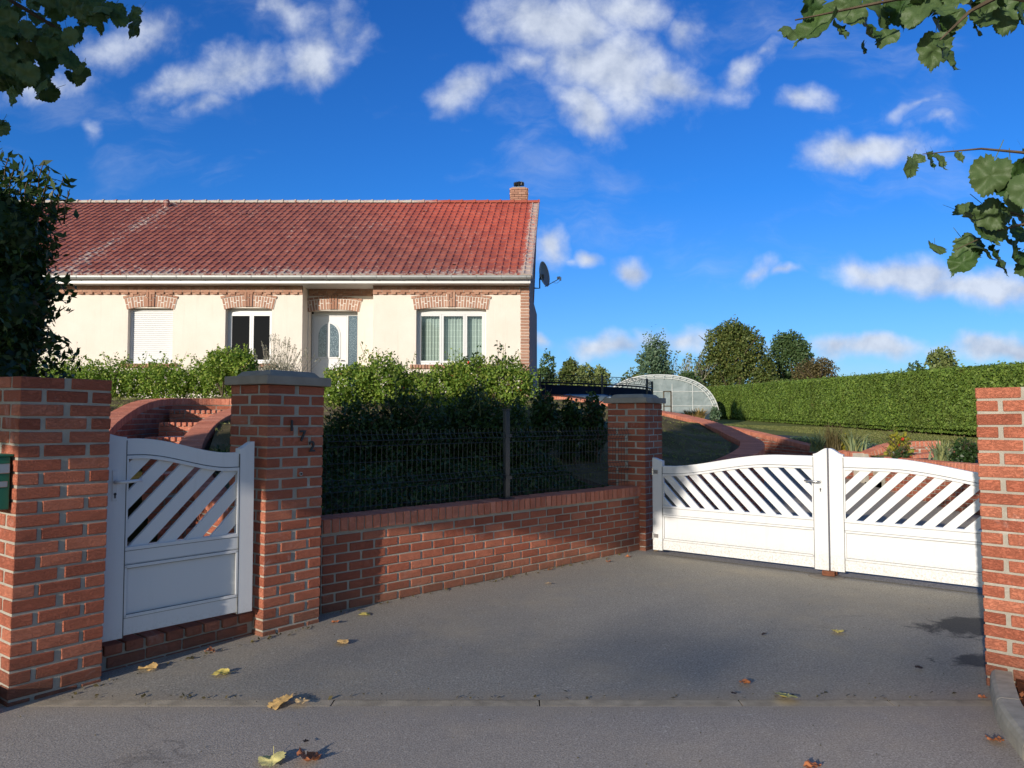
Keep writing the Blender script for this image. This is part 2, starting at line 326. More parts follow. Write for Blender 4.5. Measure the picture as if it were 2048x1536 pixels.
def ridge():
    t = MT('ridge_tile', .8, .2); p = t.pos(); sep = t.n('ShaderNodeSeparateXYZ'); t.L.new(p, sep.inputs[0])
    g = t.math('ADD', t.rng(sep.outputs[0], -3.2, -2.2), 0); n = t.noise(p, 7, 6, .7)
    li = t.math('SUBTRACT', t.rng(n, .36, .48), g, True); t.col(t.mix(li, (.34, .085, .055), (.44, .40, .34)))
ridge()
def poly_sheet():
    t = MT('greenhouse_film', .35, .5); p = t.pos(); n = t.noise(p, 1.2, 5, .6, .5)
    t.b.inputs['Alpha'].default_value = .82; t.bump(n, .6, .15)
    return t.col(t.ramp(n, [(.3, (.22, .27, .27)), (.6, (.36, .41, .41)), (.8, (.50, .54, .53))]))
poly_sheet()
simple('film_edge', (.62, .63, .60), .5, .3, 0, .15, 3)
simple('car_paint', (.06, .16, .34), .25, .6, .3, .03); simple('tyre_rubber', (.02, .02, .02), .8)
glass('car_glass', (.35, .42, .5), .05, 1.0); simple('lamp_orange', (.8, .2, .03), .3)

# ------------------------------------------------------------------ mesh helpers
def M(n): return MATS[n]
def rawlink(name, me, parent=None, mat=None):
    o = bpy.data.objects.new(name, me); COL.objects.link(o)
    if mat and me is not None and not me.materials: me.materials.append(M(mat))
    if parent is not None: o.parent = parent
    return o
def tag(o, label=None, cat=None, group=None, kind=None):
    for k_, v_ in (('label', label), ('category', cat), ('group', group), ('kind', kind)):
        if v_: o[k_] = v_
    return o
def thing(name, label, cat, loc=(0, 0, 0), rz=0, group=None):
    o = bpy.data.objects.new(name, None); COL.objects.link(o); o.location = loc; o.rotation_euler = (0, 0, rz); o.empty_display_size = .1
    return tag(o, label, cat, group)
class MB:
    def __init__(s): s.v = []; s.f = []
    def add(s, vs, fs):
        b = len(s.v); s.v += [tuple(x) for x in vs]; s.f += [tuple(i + b for i in f) for f in fs]; return s
    def box(s, c, d, rz=0, mat=None):
        hx, hy, hz = d[0] / 2, d[1] / 2, d[2] / 2; ca, sa = math.cos(rz), math.sin(rz); vs = []
        for x, y, z in ((-1,-1,-1),(1,-1,-1),(1,1,-1),(-1,1,-1),(-1,-1,1),(1,-1,1),(1,1,1),(-1,1,1)):
            x *= hx; y *= hy; vs.append((c[0] + x * ca - y * sa, c[1] + x * sa + y * ca, c[2] + z * hz))
        return s.add(vs, [(0,3,2,1),(4,5,6,7),(0,1,5,4),(1,2,6,5),(2,3,7,6),(3,0,4,7)])
    def span(s, a, b):
        return s.box([(a[i] + b[i]) / 2 for i in range(3)], [abs(b[i] - a[i]) for i in range(3)])
    def prism(s, pts, axis_vec):   # polygon pts (3D) extruded by axis_vec
        n = len(pts); a = [Vector(p) for p in pts]; b = [p + Vector(axis_vec) for p in a]
        return s.add(a + b, [tuple(range(n))[::-1], tuple(range(n, 2 * n))] + [(i, (i + 1) % n, n + (i + 1) % n, n + i) for i in range(n)])
    def tube(s, pts, r, n=6, caps=True):
        pts = [Vector(p) for p in pts]; rs = r if isinstance(r, (list, tuple)) else [r] * len(pts); base = len(s.v); prev = None
        for i, p in enumerate(pts):
            d = (pts[min(i + 1, len(pts) - 1)] - pts[max(i - 1, 0)]).normalized()
            up = Vector((0, 0, 1)) if abs(d.z) < .95 else Vector((1, 0, 0))
            a = d.cross(up).normalized() if prev is None else (prev - d * prev.dot(d)).normalized(); prev = a; b = d.cross(a)
            for k_ in range(n):
                t_ = 2 * math.pi * k_ / n; s.v.append(tuple(p + (a * math.cos(t_) + b * math.sin(t_)) * rs[i]))
        for i in range(len(pts) - 1):
            for k_ in range(n):
                s.f.append((base + i * n + k_, base + i * n + (k_ + 1) % n, base + (i + 1) * n + (k_ + 1) % n, base + (i + 1) * n + k_))
        if caps:
            s.f.append(tuple(base + k_ for k_ in range(n))[::-1]); s.f.append(tuple(base + (len(pts) - 1) * n + k_ for k_ in range(n)))
        return s
    def lathe(s, c, prof, n=20, ax='z'):
        base = len(s.v)
        for r, z in prof:
            for k_ in range(n):
                t_ = 2 * math.pi * k_ / n; s.v.append((c[0] + r * math.cos(t_), c[1] + r * math.sin(t_), c[2] + z))
        for i in range(len(prof) - 1):
            for k_ in range(n): s.f.append((base + i * n + k_, base + i * n + (k_ + 1) % n, base + (i + 1) * n + (k_ + 1) % n, base + (i + 1) * n + k_))
        return s
    def mesh(s, name, mat=None, smooth=False, bevel=0, seg=1):
        me = bpy.data.meshes.new(name); me.from_pydata(s.v, [], s.f); me.update()
        if mat: me.materials.append(M(mat))
        bm = bmesh.new(); bm.from_mesh(me); bmesh.ops.recalc_face_normals(bm, faces=bm.faces)
        if bevel: bmesh.ops.bevel(bm, geom=[e for e in bm.edges if len(e.link_faces) == 2 and e.calc_face_angle(0) > .5], offset=bevel, segments=seg, affect='EDGES', profile=.6)
        bm.to_mesh(me); bm.free()
        if smooth: me.polygons.foreach_set('use_smooth', [True] * len(me.polygons))
        return me
    def build(s, name, mat, parent=None, smooth=False, bevel=0, seg=1, loc=None, kind=None):
        o = rawlink(name, s.mesh(name, mat, smooth, bevel, seg), parent)
        if loc is not None: o.location = loc
        if kind: o['kind'] = kind
        return o
# leaves: one rhombic quad each, drawn through numpy
def leaf_cloud(name, cen, size, mat, parent=None, aspect=.55, up=0., vary=.35, kind='stuff', nrm=None, spread=1., droop=0.):
    n = len(cen); cen = np.asarray(cen, dtype=np.float64)
    if nrm is None: nv = rng.normal(size=(n, 3))
    else: nv = np.asarray(nrm) + rng.normal(size=(n, 3)) * spread
    nv[:, 2] += up; nv /= np.linalg.norm(nv, axis=1)[:, None] + 1e-9
    t = rng.normal(size=(n, 3)); t[:, 2] -= droop; t -= nv * np.sum(t * nv, axis=1)[:, None]; t /= np.linalg.norm(t, axis=1)[:, None] + 1e-9
    b = np.cross(nv, t); s_ = size * (1 + rng.uniform(-vary, vary, n))[:, None]
    v = np.empty((n, 4, 3)); v[:, 0] = cen - t * s_ * .5; v[:, 1] = cen + b * s_ * aspect * .5 + t * s_ * .05 + nv * s_ * .08; v[:, 2] = cen + t * s_ * .5; v[:, 3] = cen - b * s_ * aspect * .5 + t * s_ * .05 + nv * s_ * .08
    me = bpy.data.meshes.new(name); me.vertices.add(n * 4); me.vertices.foreach_set('co', v.reshape(-1)); me.loops.add(n * 4); me.polygons.add(n)
    me.loops.foreach_set('vertex_index', np.arange(n * 4, dtype=np.int32)); me.polygons.foreach_set('loop_start', np.arange(0, n * 4, 4, dtype=np.int32)); me.polygons.foreach_set('loop_total', np.full(n, 4, dtype=np.int32))
    me.update(calc_edges=True); me.validate(); me.materials.append(M(mat))
    o = rawlink(name, me, parent)
    if kind: o['kind'] = kind
    return o
def blob_points(n, c, r, shell=.45, lump=.25, seed=0, flat=1.):
    d = rng.normal(size=(n, 3)); d /= np.linalg.norm(d, axis=1)[:, None]
    rad = shell + (1 - shell) * rng.random(n) ** .6
    l = np.array([mnoise.noise(Vector((x * 2.3 + seed * 7.1, y * 2.3, z * 2.3))) for x, y, z in d]) if n < 60000 else 0
    l2 = np.array([mnoise.noise(Vector((x * 5.3 + seed * 3.1, y * 5.3, z * 5.3))) for x, y, z in d])
    rr = (rad * (1 + lump * l * 1.6 + lump * .8 * l2))[:, None]
    return np.asarray(c) + d * rr * np.asarray(r), d
_bm = {}
def brick_mesh(d, mat, bev=.004):
    k_ = (round(d[0], 3), round(d[1], 3), round(d[2], 3), mat)
    if k_ not in _bm:
        vs = []
        for q in range(3):
            m_ = MB().box((0, 0, 0), d); me = m_.mesh('brick', mat, False, min(bev, min(d) * .12))
            for v in me.vertices:
                j = Vector((mnoise.noise(v.co * 37 + Vector((q * 9, 0, 0))), mnoise.noise(v.co * 37 + Vector((0, 5 + q, 0))), mnoise.noise(v.co * 37 + Vector((0, 0, 3 + q))))) * .0032
                v.co += j
            vs.append(me)
        _bm[k_] = vs
    return random.choice(_bm[k_])
BRICK_LOG = []
def place_bricks(lst, parent, mat='brick_red', joined='brick_red_joined', limit=290, name='brick', par_loc=None, stuff_name=None, jit=1.):
    """lst of (center, (l,w,h), rz, pitch) in the parent's frame; the nearest ones are objects, the rest one joined part"""
    pl = parent.matrix_world if False else Matrix.Translation(parent.location) @ Matrix.Rotation(parent.rotation_euler.z, 4, 'Z')
    lst = sorted(lst, key=lambda b: ((pl @ Vector(b[0])) - camo.location).length)
    for (c, d, rz, pt) in lst[:limit]:
        o = rawlink(name, brick_mesh(d, mat), parent)
        o.location = Vector(c) + Vector((random.uniform(-1, 1), random.uniform(-1, 1), random.uniform(-.6, .6))) * .0016 * jit
        o.rotation_euler = (random.uniform(-.008, .008) * jit, pt + random.uniform(-.008, .008) * jit, rz + random.uniform(-.006, .006) * jit)
        if random.random() < .5: o.rotation_euler.z += math.pi; o.rotation_euler.y -= 2 * pt
    if len(lst) > limit:
        mb = MB()
        for (c, d, rz, pt) in lst[limit:]:
            R = Matrix.Translation(Vector(c)) @ Matrix.Rotation(rz, 4, 'Z') @ Matrix.Rotation(pt, 4, 'Y')
            hx, hy, hz = d[0] / 2, d[1] / 2, d[2] / 2
            mb.add([R @ Vector((x * hx, y * hy, z * hz)) for x, y, z in ((-1,-1,-1),(1,-1,-1),(1,1,-1),(-1,1,-1),(-1,-1,1),(1,-1,1),(1,1,1),(-1,1,1))], [(0,3,2,1),(4,5,6,7),(0,1,5,4),(1,2,6,5),(2,3,7,6),(3,0,4,7)])
        mb.build(stuff_name or 'far_bricks', joined, parent, kind='stuff')

CO = .072; BL, BW, BH = .213, .104, .060
# ------------------------------------------------------------------ ground
def sheet(name, pts, z, mat, kind='structure', th=0):
    mb = MB(); v = [(x, y, z) for x, y in pts]; mb.add(v, [tuple(range(len(v)))]); o = mb.build(name, mat, kind=kind); return o
sheet('ground', [(-2500, -1500), (2500, -1500), (2500, 4500), (-2500, 4500)], -.30, 'far_field')
sheet('road', [(-45, -30), (45, -30), (45, 3.866), (-45, 3.866)], 0.0, 'asphalt_road')
sheet('forecourt', [(-8, 3.950), (2.62, 3.950), (8.0, 3.950), (8.0, 8.9), (2.0, 8.9), (-8, 8.9)], 0.0, 'asphalt_apron')
# joint strip of little concrete slabs between road and forecourt
x = -8.0; k = 0
sheet('joint_bed', [(-10, 3.84), (8, 3.84), (8, 3.97), (-10, 3.97)], -.012, 'soil')
strip = tag(rawlink('kerb_strip', None), 'thin flush concrete strip between the grey road and the darker forecourt', 'kerb strip', None, 'structure')
for (a, b) in ((-8, -4.9), (-4.9, -2.95), (-2.95, -.92), (-.92, .14), (.14, 1.17), (1.17, 1.94), (1.94, 2.56)):
    mb = MB().span((a + .004, 3.868, -.05), (b - .003, 3.948, random.uniform(-.0008, .0008))); mb.build('slab', 'concrete_strip', strip)

# terrain for the raised garden
CP = [(-1.9,5.9,.55),(-1.4,5.7,.60),(0,7.1,.60),(1.1,8.3,.60),(1.7,8.9,.62),(2.3,9.25,.70),(2.6,9.6,.80),(3.3,10.9,.93),(3.75,12.6,1.03),(3.85,14,1.15),(3.8,16,1.34),(3.4,18,1.50),(2.5,19,1.70),(1.2,20,1.93),
      (-10,19,1.95),(-4,19,1.95),(0,19,1.95),(-2.3,6.2,.68),(-2.9,7,.92),(-3.35,8,1.12),(-3.75,9.4,1.38),(-3.9,10.8,1.55),(-3.3,5.7,.80),(-4.3,7.2,1.12),(-5.0,9,1.38),(-5.6,10.8,1.62),(-5.8,12.2,1.76),(-3.2,12.7,1.78),
      (-8,8,1.3),(-12,8,1.4),(-8,14,1.83),(-5,14,1.84),(-12,14,1.85),(-2,10.5,1.3),(0,10.8,1.30),(0,13,1.70),(-2,14,1.82),(0,16,1.9),(2,12,1.25),(2,15,1.65),(2,10,.95),(0,9,.95),(-1.6,8.2,1.0),(-12,5,.9),(-6,5,.9),(-12,30,1.95),(0,30,1.95),(-16,19,1.95),(2,24,1.95)]
CPA = np.array(CP)
def hmound(x, y):
    d2 = (CPA[:, 0] - x) ** 2 + (CPA[:, 1] - y) ** 2 + .02; w = d2 ** -1.6; return float((w * CPA[:, 2]).sum() / w.sum())
def terrain(name, poly, hfun, step, mat, kind='structure', extra=None, bz=None, smooth=True, parent=None, noise_a=.015):
    pts = [Vector((p[0], p[1])) for p in poly]; n = len(pts); edges = [(i, (i + 1) % n) for i in range(n)]
    xs = [p.x for p in pts]; ys = [p.y for p in pts]
    def inside(x, y):
        c = False; j = n - 1
        for i in range(n):
            if (pts[i].y > y) != (pts[j].y > y) and x < (pts[j].x - pts[i].x) * (y - pts[i].y) / (pts[j].y - pts[i].y) + pts[i].x: c = not c
            j = i
        return c
    y = min(ys)
    while y < max(ys):
        x = min(xs)
        while x < max(xs):
            q = (x + random.uniform(-.2, .2) * step, y + random.uniform(-.2, .2) * step)
            if inside(*q): pts.append(Vector(q))
            x += step
        y += step
    r = delaunay_2d_cdt(pts, edges, [], 1, 1e-5)
    vs = [(v.x, v.y, hfun(v.x, v.y) + noise_a * mnoise.noise(Vector((v.x * 2.1, v.y * 2.1, 3)))) for v in r[0]]
    mb = MB(); mb.v = vs; mb.f = [tuple(f) for f in r[2]]
    o = mb.build(name, mat, parent, smooth=smooth, kind=kind); return o, inside
mound_poly = [(-14, 5.2), (-3.55, 5.2), (-3.75, 5.9), (-4.35, 7.1), (-5.0, 8.9), (-5.52, 10.8), (-5.62, 12.0), (-5.2, 12.65), (-3.2, 12.75), (-3.15, 12.1),
              (-3.75, 10.9), (-3.68, 9.4), (-3.22, 8.0), (-2.75, 7.0), (-2.1, 6.1), (-1.72, 5.60), (-1.5, 5.62), (-1.30, 5.82), (1.45, 8.50), (1.3, 8.75), (1.55, 8.95), (2.05, 9.05),
              (2.45, 9.65), (3.15, 10.9), (3.65, 12.5), (3.83, 14), (3.85, 16), (3.5, 17.6), (2.6, 18.8), (1.4, 19.8), (.7, 20.3), (.4, 24), (-14, 24)]
mound, in_mound = terrain('lawn_bank', mound_poly, hmound, .33, 'lawn_dry')
def hdrive(x, y):
    if y < 8.3: return .002
    t_ = min(1, (y - 8.3) / 12.); return .002 + .62 * (t_ ** 1.25) + (max(0, y - 20.3) * .03)
terrain('driveway', [(1.6, 8.05), (4.6, 5.7), (7.2, 5.7), (6.45, 11), (6.42, 20), (5.6, 26), (4.5, 34), (0.6, 34), (.9, 20.5), (2, 19), (3.9, 17.5), (4.2, 15), (4.1, 13), (3.4, 10.8), (2.3, 9.2)], lambda x, y: hdrive(x, y) + .004, .6, 'asphalt_apron', noise_a=0)
def hright(x, y):
    e = np.interp(y, [5, 11, 13.6, 17.6, 20, 30, 50], [.70, .72, .73, .87, 1.03, 1.22, 1.33]); far = np.interp(y, [5, 18, 22.7, 50], [.72, .78, .84, 1.36])
    t_ = max(0, min(1, (x - 6.6) / 7.)); return float(e * (1 - t_) + far * t_)
hr_poly = [(7.1, 4.5), (6.68, 10.8), (6.66, 13.6), (6.6, 17.6), (6.45, 20), (5.9, 22), (5.2, 26), (4.4, 34), (4, 50), (3, 75), (40, 75), (40, 4.5)]
lawn, _ = terrain('lawn', hr_poly, hright, 1.1, 'lawn_green')
sheet('field', [(-60, 24.4), (.5, 24.4), (.5, 34.2), (4.0, 34.2), (3.9, 50), (2.9, 75), (2.9, 200), (-60, 200)], 1.32, 'far_field')
sheet('field_beyond', [(-200, 75), (200, 75), (200, 400), (-200, 400)], 1.30, 'far_field')

# ------------------------------------------------------------------ brick pillars of the entrance
def pillar(label, corner, dirv, cap=True, z0=0., courses=23, extra=0):
    """corner = near corner, dirv = direction of the face that runs to the right/back; local x along it, local y to the left/back"""
    a = math.atan2(dirv[1], dirv[0]); W_ = .462
    t = thing('brick_pillar', label, 'pillar', (corner[0], corner[1], z0), a, 'brick pillars of the entrance')
    lst = []; top = courses * CO
    for j in range(-1, courses):
        z = j * CO + CO / 2 + .004; s_ = (j % 2 == 0)
        h = BW; g = W_
        if s_:   # stretchers along x faces (front y=0, back y=W)
            for yy in (h / 2, g - h / 2):
                for xx in (BL / 2, g - BL / 2): lst.append(((xx, yy, z), (BL, h, BH), 0, 0))
            for xx in (h / 2, g - h / 2): lst.append(((xx, g / 2, z), (BL - .006, h, BH), math.pi / 2, 0))
        else:
            for xx in (h / 2, g - h / 2):
                for yy in (BL / 2, g - BL / 2): lst.append(((xx, yy, z), (BL, h, BH), math.pi / 2, 0))
            for yy in (h / 2, g - h / 2): lst.append(((g / 2, yy, z), (BL - .006, h, BH), 0, 0))
    place_bricks(lst, t)
    MB().span((.006, .006, -.1), (W_ - .006, W_ - .006, top - .004)).build('mortar_core', 'mortar', t)
    if cap:
        c = W_ / 2; e = W_ / 2 + .035; mb = MB()
        mb.span((c - e, c - e, top), (c + e, c + e, top + .062)); mb.build('cap_slab', 'cap_stone', t, bevel=.004)
        mb = MB(); e2 = .165
        prof = [(e - .055, top + .0621), (e - .085, top + .096), (e - .115, top + .103), (.02, top + .108)]
        rings = [[(c - r, c - r, z), (c + r, c - r, z), (c + r, c + r, z), (c - r, c + r, z)] for r, z in prof]
        for r_ in rings: mb.v += r_
        for i in range(3):
            for k_ in range(4): mb.f.append((i * 4 + k_, i * 4 + (k_ + 1) % 4, i * 4 + 4 + (k_ + 1) % 4, i * 4 + 4 + k_))
        mb.f.append((12, 13, 14, 15)); mb.f.append((3, 2, 1, 0))
        mb.build('cap_top', 'cap_stone', t, bevel=.003)
    return t
p1 = pillar('tall uncapped brick pillar with the green mailbox on its left side, nearest on the left', (-2.545, 3.849), (.272, .372), False, .02, 23)
p2 = pillar('brick pillar with a stone cap and the black house number', (-1.664, 5.064), (.295, .366), True, .03)
p3 = pillar('capped brick pillar between the low wall and the white driveway gate', (1.467, 8.283), (.574, .819), True, -.035)
p4 = pillar('sunlit uncapped brick pillar at the right edge beside the concrete kerb', (2.590, 4.165), (.70, -.714), False, -.03, 23)
# p4: its local y must run to the back right, so mirror the thing's frame by turning it
def lean(o, ax, deg):
    o.rotation_euler = (Matrix.Rotation(math.radians(deg), 3, ax) @ o.rotation_euler.to_matrix()).to_euler()
lean(p1, 'Y', .7); lean(p2, 'Y', .6); lean(p4, 'Y', -.6)
# house number 172 and bell button on pillar 2
def text_mesh(s_, size, ext):
    cu = bpy.data.curves.new('digit', 'FONT'); cu.body = s_; cu.size = size; cu.extrude = ext; cu.bevel_depth = .0009; cu.align_x = 'CENTER'; cu.align_y = 'CENTER'; cu.offset = .0015
    o = bpy.data.objects.new('digit', cu); COL.objects.link(o); dg = bpy.context.evaluated_depsgraph_get(); me = bpy.data.meshes.new_from_object(o.evaluated_get(dg)); bpy.data.objects.remove(o); return me
rt = Matrix.Rotation(math.pi / 2, 4, 'X')
pl2 = Matrix.Translation(p2.location) @ Matrix.Rotation(p2.rotation_euler.z, 4, 'Z')
def on_face(px, py, pm=pl2):   # local (x, z) where the sight line meets the face y=0
    inv = pm.inverted(); o_ = inv @ Vector((0, 0, CH)); d_ = inv.to_3x3() @ raydir(px, py); k_ = -o_.y / d_.y; return (o_ + d_ * k_)
for ch, px, py in (('1', 577, 852), ('7', 599, 872), ('2', 618, 893)):
    me = text_mesh(ch, .105, .004); q = on_face(px, py); o = rawlink('numeral', me, p2, 'black_metal'); me.materials.clear(); me.materials.append(M('black_metal'))
    o.location = (q.x, -.014, q.z); o.rotation_euler = (math.pi / 2, 0, 0); tag(o, 'black metal numeral ' + ch)
q = on_face(597, 947); mb = MB(); mb.tube([(q.x, 0, q.z), (q.x, -.014, q.z)], .013, 14); mb.build('bell_plate', 'satin_metal', p2, smooth=False)
MB().tube([(q.x, -.013, q.z), (q.x, -.020, q.z)], .007, 12).build('bell_button', 'black_metal', p2)

# ------------------------------------------------------------------ generic brick wall along a path
def resample(path, ds):
    pts = [Vector(p) for p in path]
    # smooth with Catmull-Rom
    out = []
    for i in range(len(pts) - 1):
        p0, p1_, p2_, p3_ = pts[max(0, i - 1)], pts[i], pts[i + 1], pts[min(len(pts) - 1, i + 2)]
        for k_ in range(16):
            t_ = k_ / 16; out.append(.5 * ((2 * p1_) + (-p0 + p2_) * t_ + (2 * p0 - 5 * p1_ + 4 * p2_ - p3_) * t_ ** 2 + (-p0 + 3 * p1_ - 3 * p2_ + p3_) * t_ ** 3))
    out.append(pts[-1]); cum = [0]
    for a, b in zip(out, out[1:]): cum.append(cum[-1] + (Vector((b.x - a.x, b.y - a.y))).length)
    def at(s_):
        s_ = max(0, min(cum[-1], s_)); i = 0
        lo, hi = 0, len(cum) - 1
        while hi - lo > 1:
            m_ = (lo + hi) // 2
            if cum[m_] <= s_: lo = m_
            else: hi = m_
        t_ = (s_ - cum[lo]) / max(1e-9, cum[hi] - cum[lo]); return out[lo].lerp(out[hi], t_)
    return at, cum[-1]
def wall(name, label, cat, path, th=.22, zbase=lambda x, y: 0., sides=(-1,), cope_w=None, limit=290, cope_limit=290, over=.012, group=None, cope_d=.062, mortar='mortar', straight=False):
    """path = centre line of the coping's top (x, y, z). side -1 = right of travel."""
    at, Ln = resample(path, .1)
    t = thing(name, label, cat, (path[0][0], path[0][1], 0), 0, group); O = Vector((path[0][0], path[0][1], 0))
    cw = cope_w or th + over * 2; lst = []; n = int(Ln / CO); pit = Ln / n
    tan = lambda s_: (at(s_ + .05) - at(s_ - .05)).normalized()
    for i in range(n):
        s_ = (i + .5) * pit; p = at(s_); d = tan(s_); rz = math.atan2(d.y, d.x); pt = -math.asin(max(-1, min(1, d.z)))
        lst.append(((p.x - O.x, p.y - O.y, p.z - BW / 2), (cope_d, cw, BW), rz, pt))
    place_bricks(lst, t, 'brick_coping', 'brick_red_joined', cope_limit, 'coping_brick', stuff_name='far_coping')
    body = []
    for side in sides:
        zmin = min(zbase(at(k_ / 20 * Ln).x, at(k_ / 20 * Ln).y) for k_ in range(21))
        j0 = int(math.floor(zmin / CO)) - 1; ztop = max(at(k_ / 20 * Ln).z for k_ in range(21))
        for j in range(j0, int(ztop / CO) + 1):
            nb = int(Ln / (BL + .012)); pb = Ln / nb
            for i in range(-1, nb + 1):
                s_ = (i + (.5 if j % 2 else 0)) * pb + pb / 2; a_, b_ = max(.006, s_ - BL / 2), min(Ln - .006, s_ + BL / 2)
                if b_ - a_ < .05: continue
                s_ = (a_ + b_) / 2; p = at(s_); d = tan(s_); z = j * CO + CO / 2
                room = p.z - BW - .008 - (z - BH / 2)
                if room < .02 or z + BH < zbase(p.x, p.y) - .02: continue
                h = min(BH, room); zc = z - BH / 2 + h / 2
                nx, ny = -d.y, d.x; l_ = math.hypot(nx, ny); nx /= l_; ny /= l_; off = side * (th / 2 - .03)
                body.append(((p.x - O.x + nx * off, p.y - O.y + ny * off, zc), (round(b_ - a_, 2), .06, BH if h > .045 else .03), math.atan2(d.y, d.x), 0))
    place_bricks(body, t, 'brick_red', 'brick_red_joined', limit)
    # mortar core: strip following the coping underside
    mb = MB(); m_ = max(2, int(Ln / .12)); hw = th / 2 - .009; tw = cw / 2 - .012
    for i in range(m_ + 1):
        s_ = i / m_ * Ln; p = at(s_); d = tan(s_); nx, ny = -d.y, d.x; l_ = math.hypot(nx, ny); nx /= l_; ny /= l_; zb = zbase(p.x, p.y) - .15; zt = p.z - .010; zm = p.z - BW - .006
        for (o_, z) in ((-hw, zb), (-hw, zm), (-tw, zm), (-tw, zt), (tw, zt), (tw, zm), (hw, zm), (hw, zb)): mb.v.append((p.x - O.x + nx * o_, p.y - O.y + ny * o_, z))
    for i in range(m_):
        for k_ in range(8): mb.f.append((i * 8 + k_, i * 8 + (k_ + 1) % 8, i * 8 + 8 + (k_ + 1) % 8, i * 8 + 8 + k_))
    mb.f.append(tuple(range(8))); mb.f.append(tuple(m_ * 8 + k_ for k_ in range(8))[::-1])
    mb.build('mortar_core', mortar, t)
    return t, at, Ln
# front wall between pillars 2 and 3: front face line
fw0, fw1 = Vector((-1.413, 5.62)), Vector((1.425, 8.345)); fd = (fw1 - fw0).normalized(); fn = Vector((-fd.y, fd.x))
c0 = fw0 + fn * .11; c1 = fw1 + fn * .11
wall('garden_wall', 'low brick wall with upright-brick coping under the wire fence', 'wall', [(c0.x, c0.y, .70), ((c0.x + c1.x) / 2, (c0.y + c1.y) / 2, .70), (c1.x, c1.y, .70)], .22, lambda x, y: 0., (-1,), .25, 290)
# curved wall round the bank beside the driveway
wall('garden_wall', 'curving brick retaining wall between the shaded bank and the driveway', 'wall',
     [(1.95, 9.0, .80), (2.7, 9.75, .87), (3.45, 11.0, .98), (3.98, 12.5, 1.06), (4.10, 13.6, 1.14), (4.15, 15.0, 1.28), (4.1, 16.5, 1.42), (3.75, 18.0, 1.58), (2.8, 19.1, 1.78), (1.5, 20.0, 2.00), (.75, 20.6, 2.05)],
     .34, hdrive, (-1,), .37, 200, 290)
# retaining wall on the right of the driveway: far run, steps, near run
wall('garden_wall', 'long brick retaining wall sloping up on the right of the driveway, left of the small steps', 'wall',
     [(6.52, 14.15, .80), (6.50, 15.8, .84), (6.45, 17.6, .95), (6.32, 19.6, 1.10), (5.95, 21.5, 1.24), (5.2, 24, 1.36)], .22, hdrive, (1,), .25, 290)
wall('garden_wall', 'brick retaining wall behind the right gate leaf, below the iris clumps', 'wall',
     [(7.15, 8.0, .79), (6.85, 10.0, .79), (6.62, 11.6, .785), (6.54, 13.0, .785)], .22, hdrive, (1,), .25, 290)
# small steps set in the retaining wall
def brick_steps(label, risers, tread_mat='concrete', name='garden_steps'):
    """risers: (x0, x1, y, ztop, rise, depth) frontal risers"""
    t = thing(name, label, 'steps', (risers[0][0], risers[0][2], 0)); O = Vector((risers[0][0], risers[0][2], 0)); lst = []
    for (x0, x1, y, zt, rise, dep) in risers:
        n = max(2, int((x1 - x0) / .078))
        for i in range(n):
            lst.append(((x0 + (i + .5) * (x1 - x0) / n - O.x, y + .11 - .018 - O.y, zt - .027), (.052, .22, .05), 0, 0))
        z = zt - .055; j = 0
        while z > zt - rise - .03:
            nb = int((x1 - x0) / .231) + 1
            for i in range(-1, nb + 1):
                a_ = max(x0, x0 + (i + (.5 if j % 2 else 0)) * .231); b_ = min(x1, x0 + (i + (.5 if j % 2 else 0)) * .231 + .219)
                if b_ - a_ > .05: lst.append((((a_ + b_) / 2 - O.x, y + .05 - O.y, z - .034), (round(b_ - a_, 2), .1, .058), 0, 0))
            z -= .070; j += 1
        MB().span((x0 - O.x, y + .012 - O.y, zt - rise - .1), (x1 - O.x, y + .20 - O.y, zt - .012)).build('mortar_core', 'mortar', t)
        MB().span((x0 - O.x, y + .20 - O.y, zt - .3), (x1 - O.x, y + dep - O.y, zt - .006)).build('tread', tread_mat, t)
    place_bricks(lst, t, 'brick_coping', 'brick_red_joined', 290)
    return t
stairs = [(-2.75,-1.55,5.85,.328),(-3.05,-1.85,6.5,.506),(-3.45,-2.2,7.15,.684),(-3.85,-2.65,7.85,.862),(-4.2,-2.95,8.55,1.040),(-4.55,-3.35,9.3,1.218),(-4.80,-3.70,10.2,1.396),(-5.25,-3.80,11.5,1.575)]
brick_steps('brick-edged garden steps climbing behind the small white gate', [(a, b, y, z, .178 + .02, (stairs[i + 1][2] - y if i + 1 < len(stairs) else 1.2)) for i, (a, b, y, z) in enumerate(stairs)])
sheet('path', [(-2.62, 4.42), (-2.05, 5.20), (-1.85, 5.62), (-1.75, 6.2), (-3.3, 6.2), (-3.0, 5.0)], .150, 'concrete')
wall('garden_wall', 'brick side wall left of the garden steps, bending round the top landing', 'wall', [(-2.95, 5.0, .62), (-3.55, 6.0, .86), (-4.18, 7.3, 1.13), (-4.84, 9.0, 1.42), (-5.32, 10.7, 1.67), (-5.42, 11.8, 1.76), (-5.0, 12.45, 1.77), (-4.2, 12.55, 1.77), (-3.1, 12.6, 1.77)], .20, lambda x, y: hmound(x, y) - .55, (-1,), .24, 60, 290)
wall('garden_wall', 'brick side wall right of the garden steps', 'wall', [(-1.75, 5.6, .60), (-2.25, 6.1, .74), (-2.95, 7.0, .97), (-3.42, 8.0, 1.17), (-3.78, 9.4, 1.42), (-3.95, 10.8, 1.59)], .20, lambda x, y: hmound(x, y) - .45, (1,), .24, 60, 290)
ts = brick_steps('small brick steps cut into the right retaining wall by the iris bed', [(6.72, 7.35, 13.25, .50, .2, .45), (6.75, 7.4, 13.7, .68, .18, .5)])
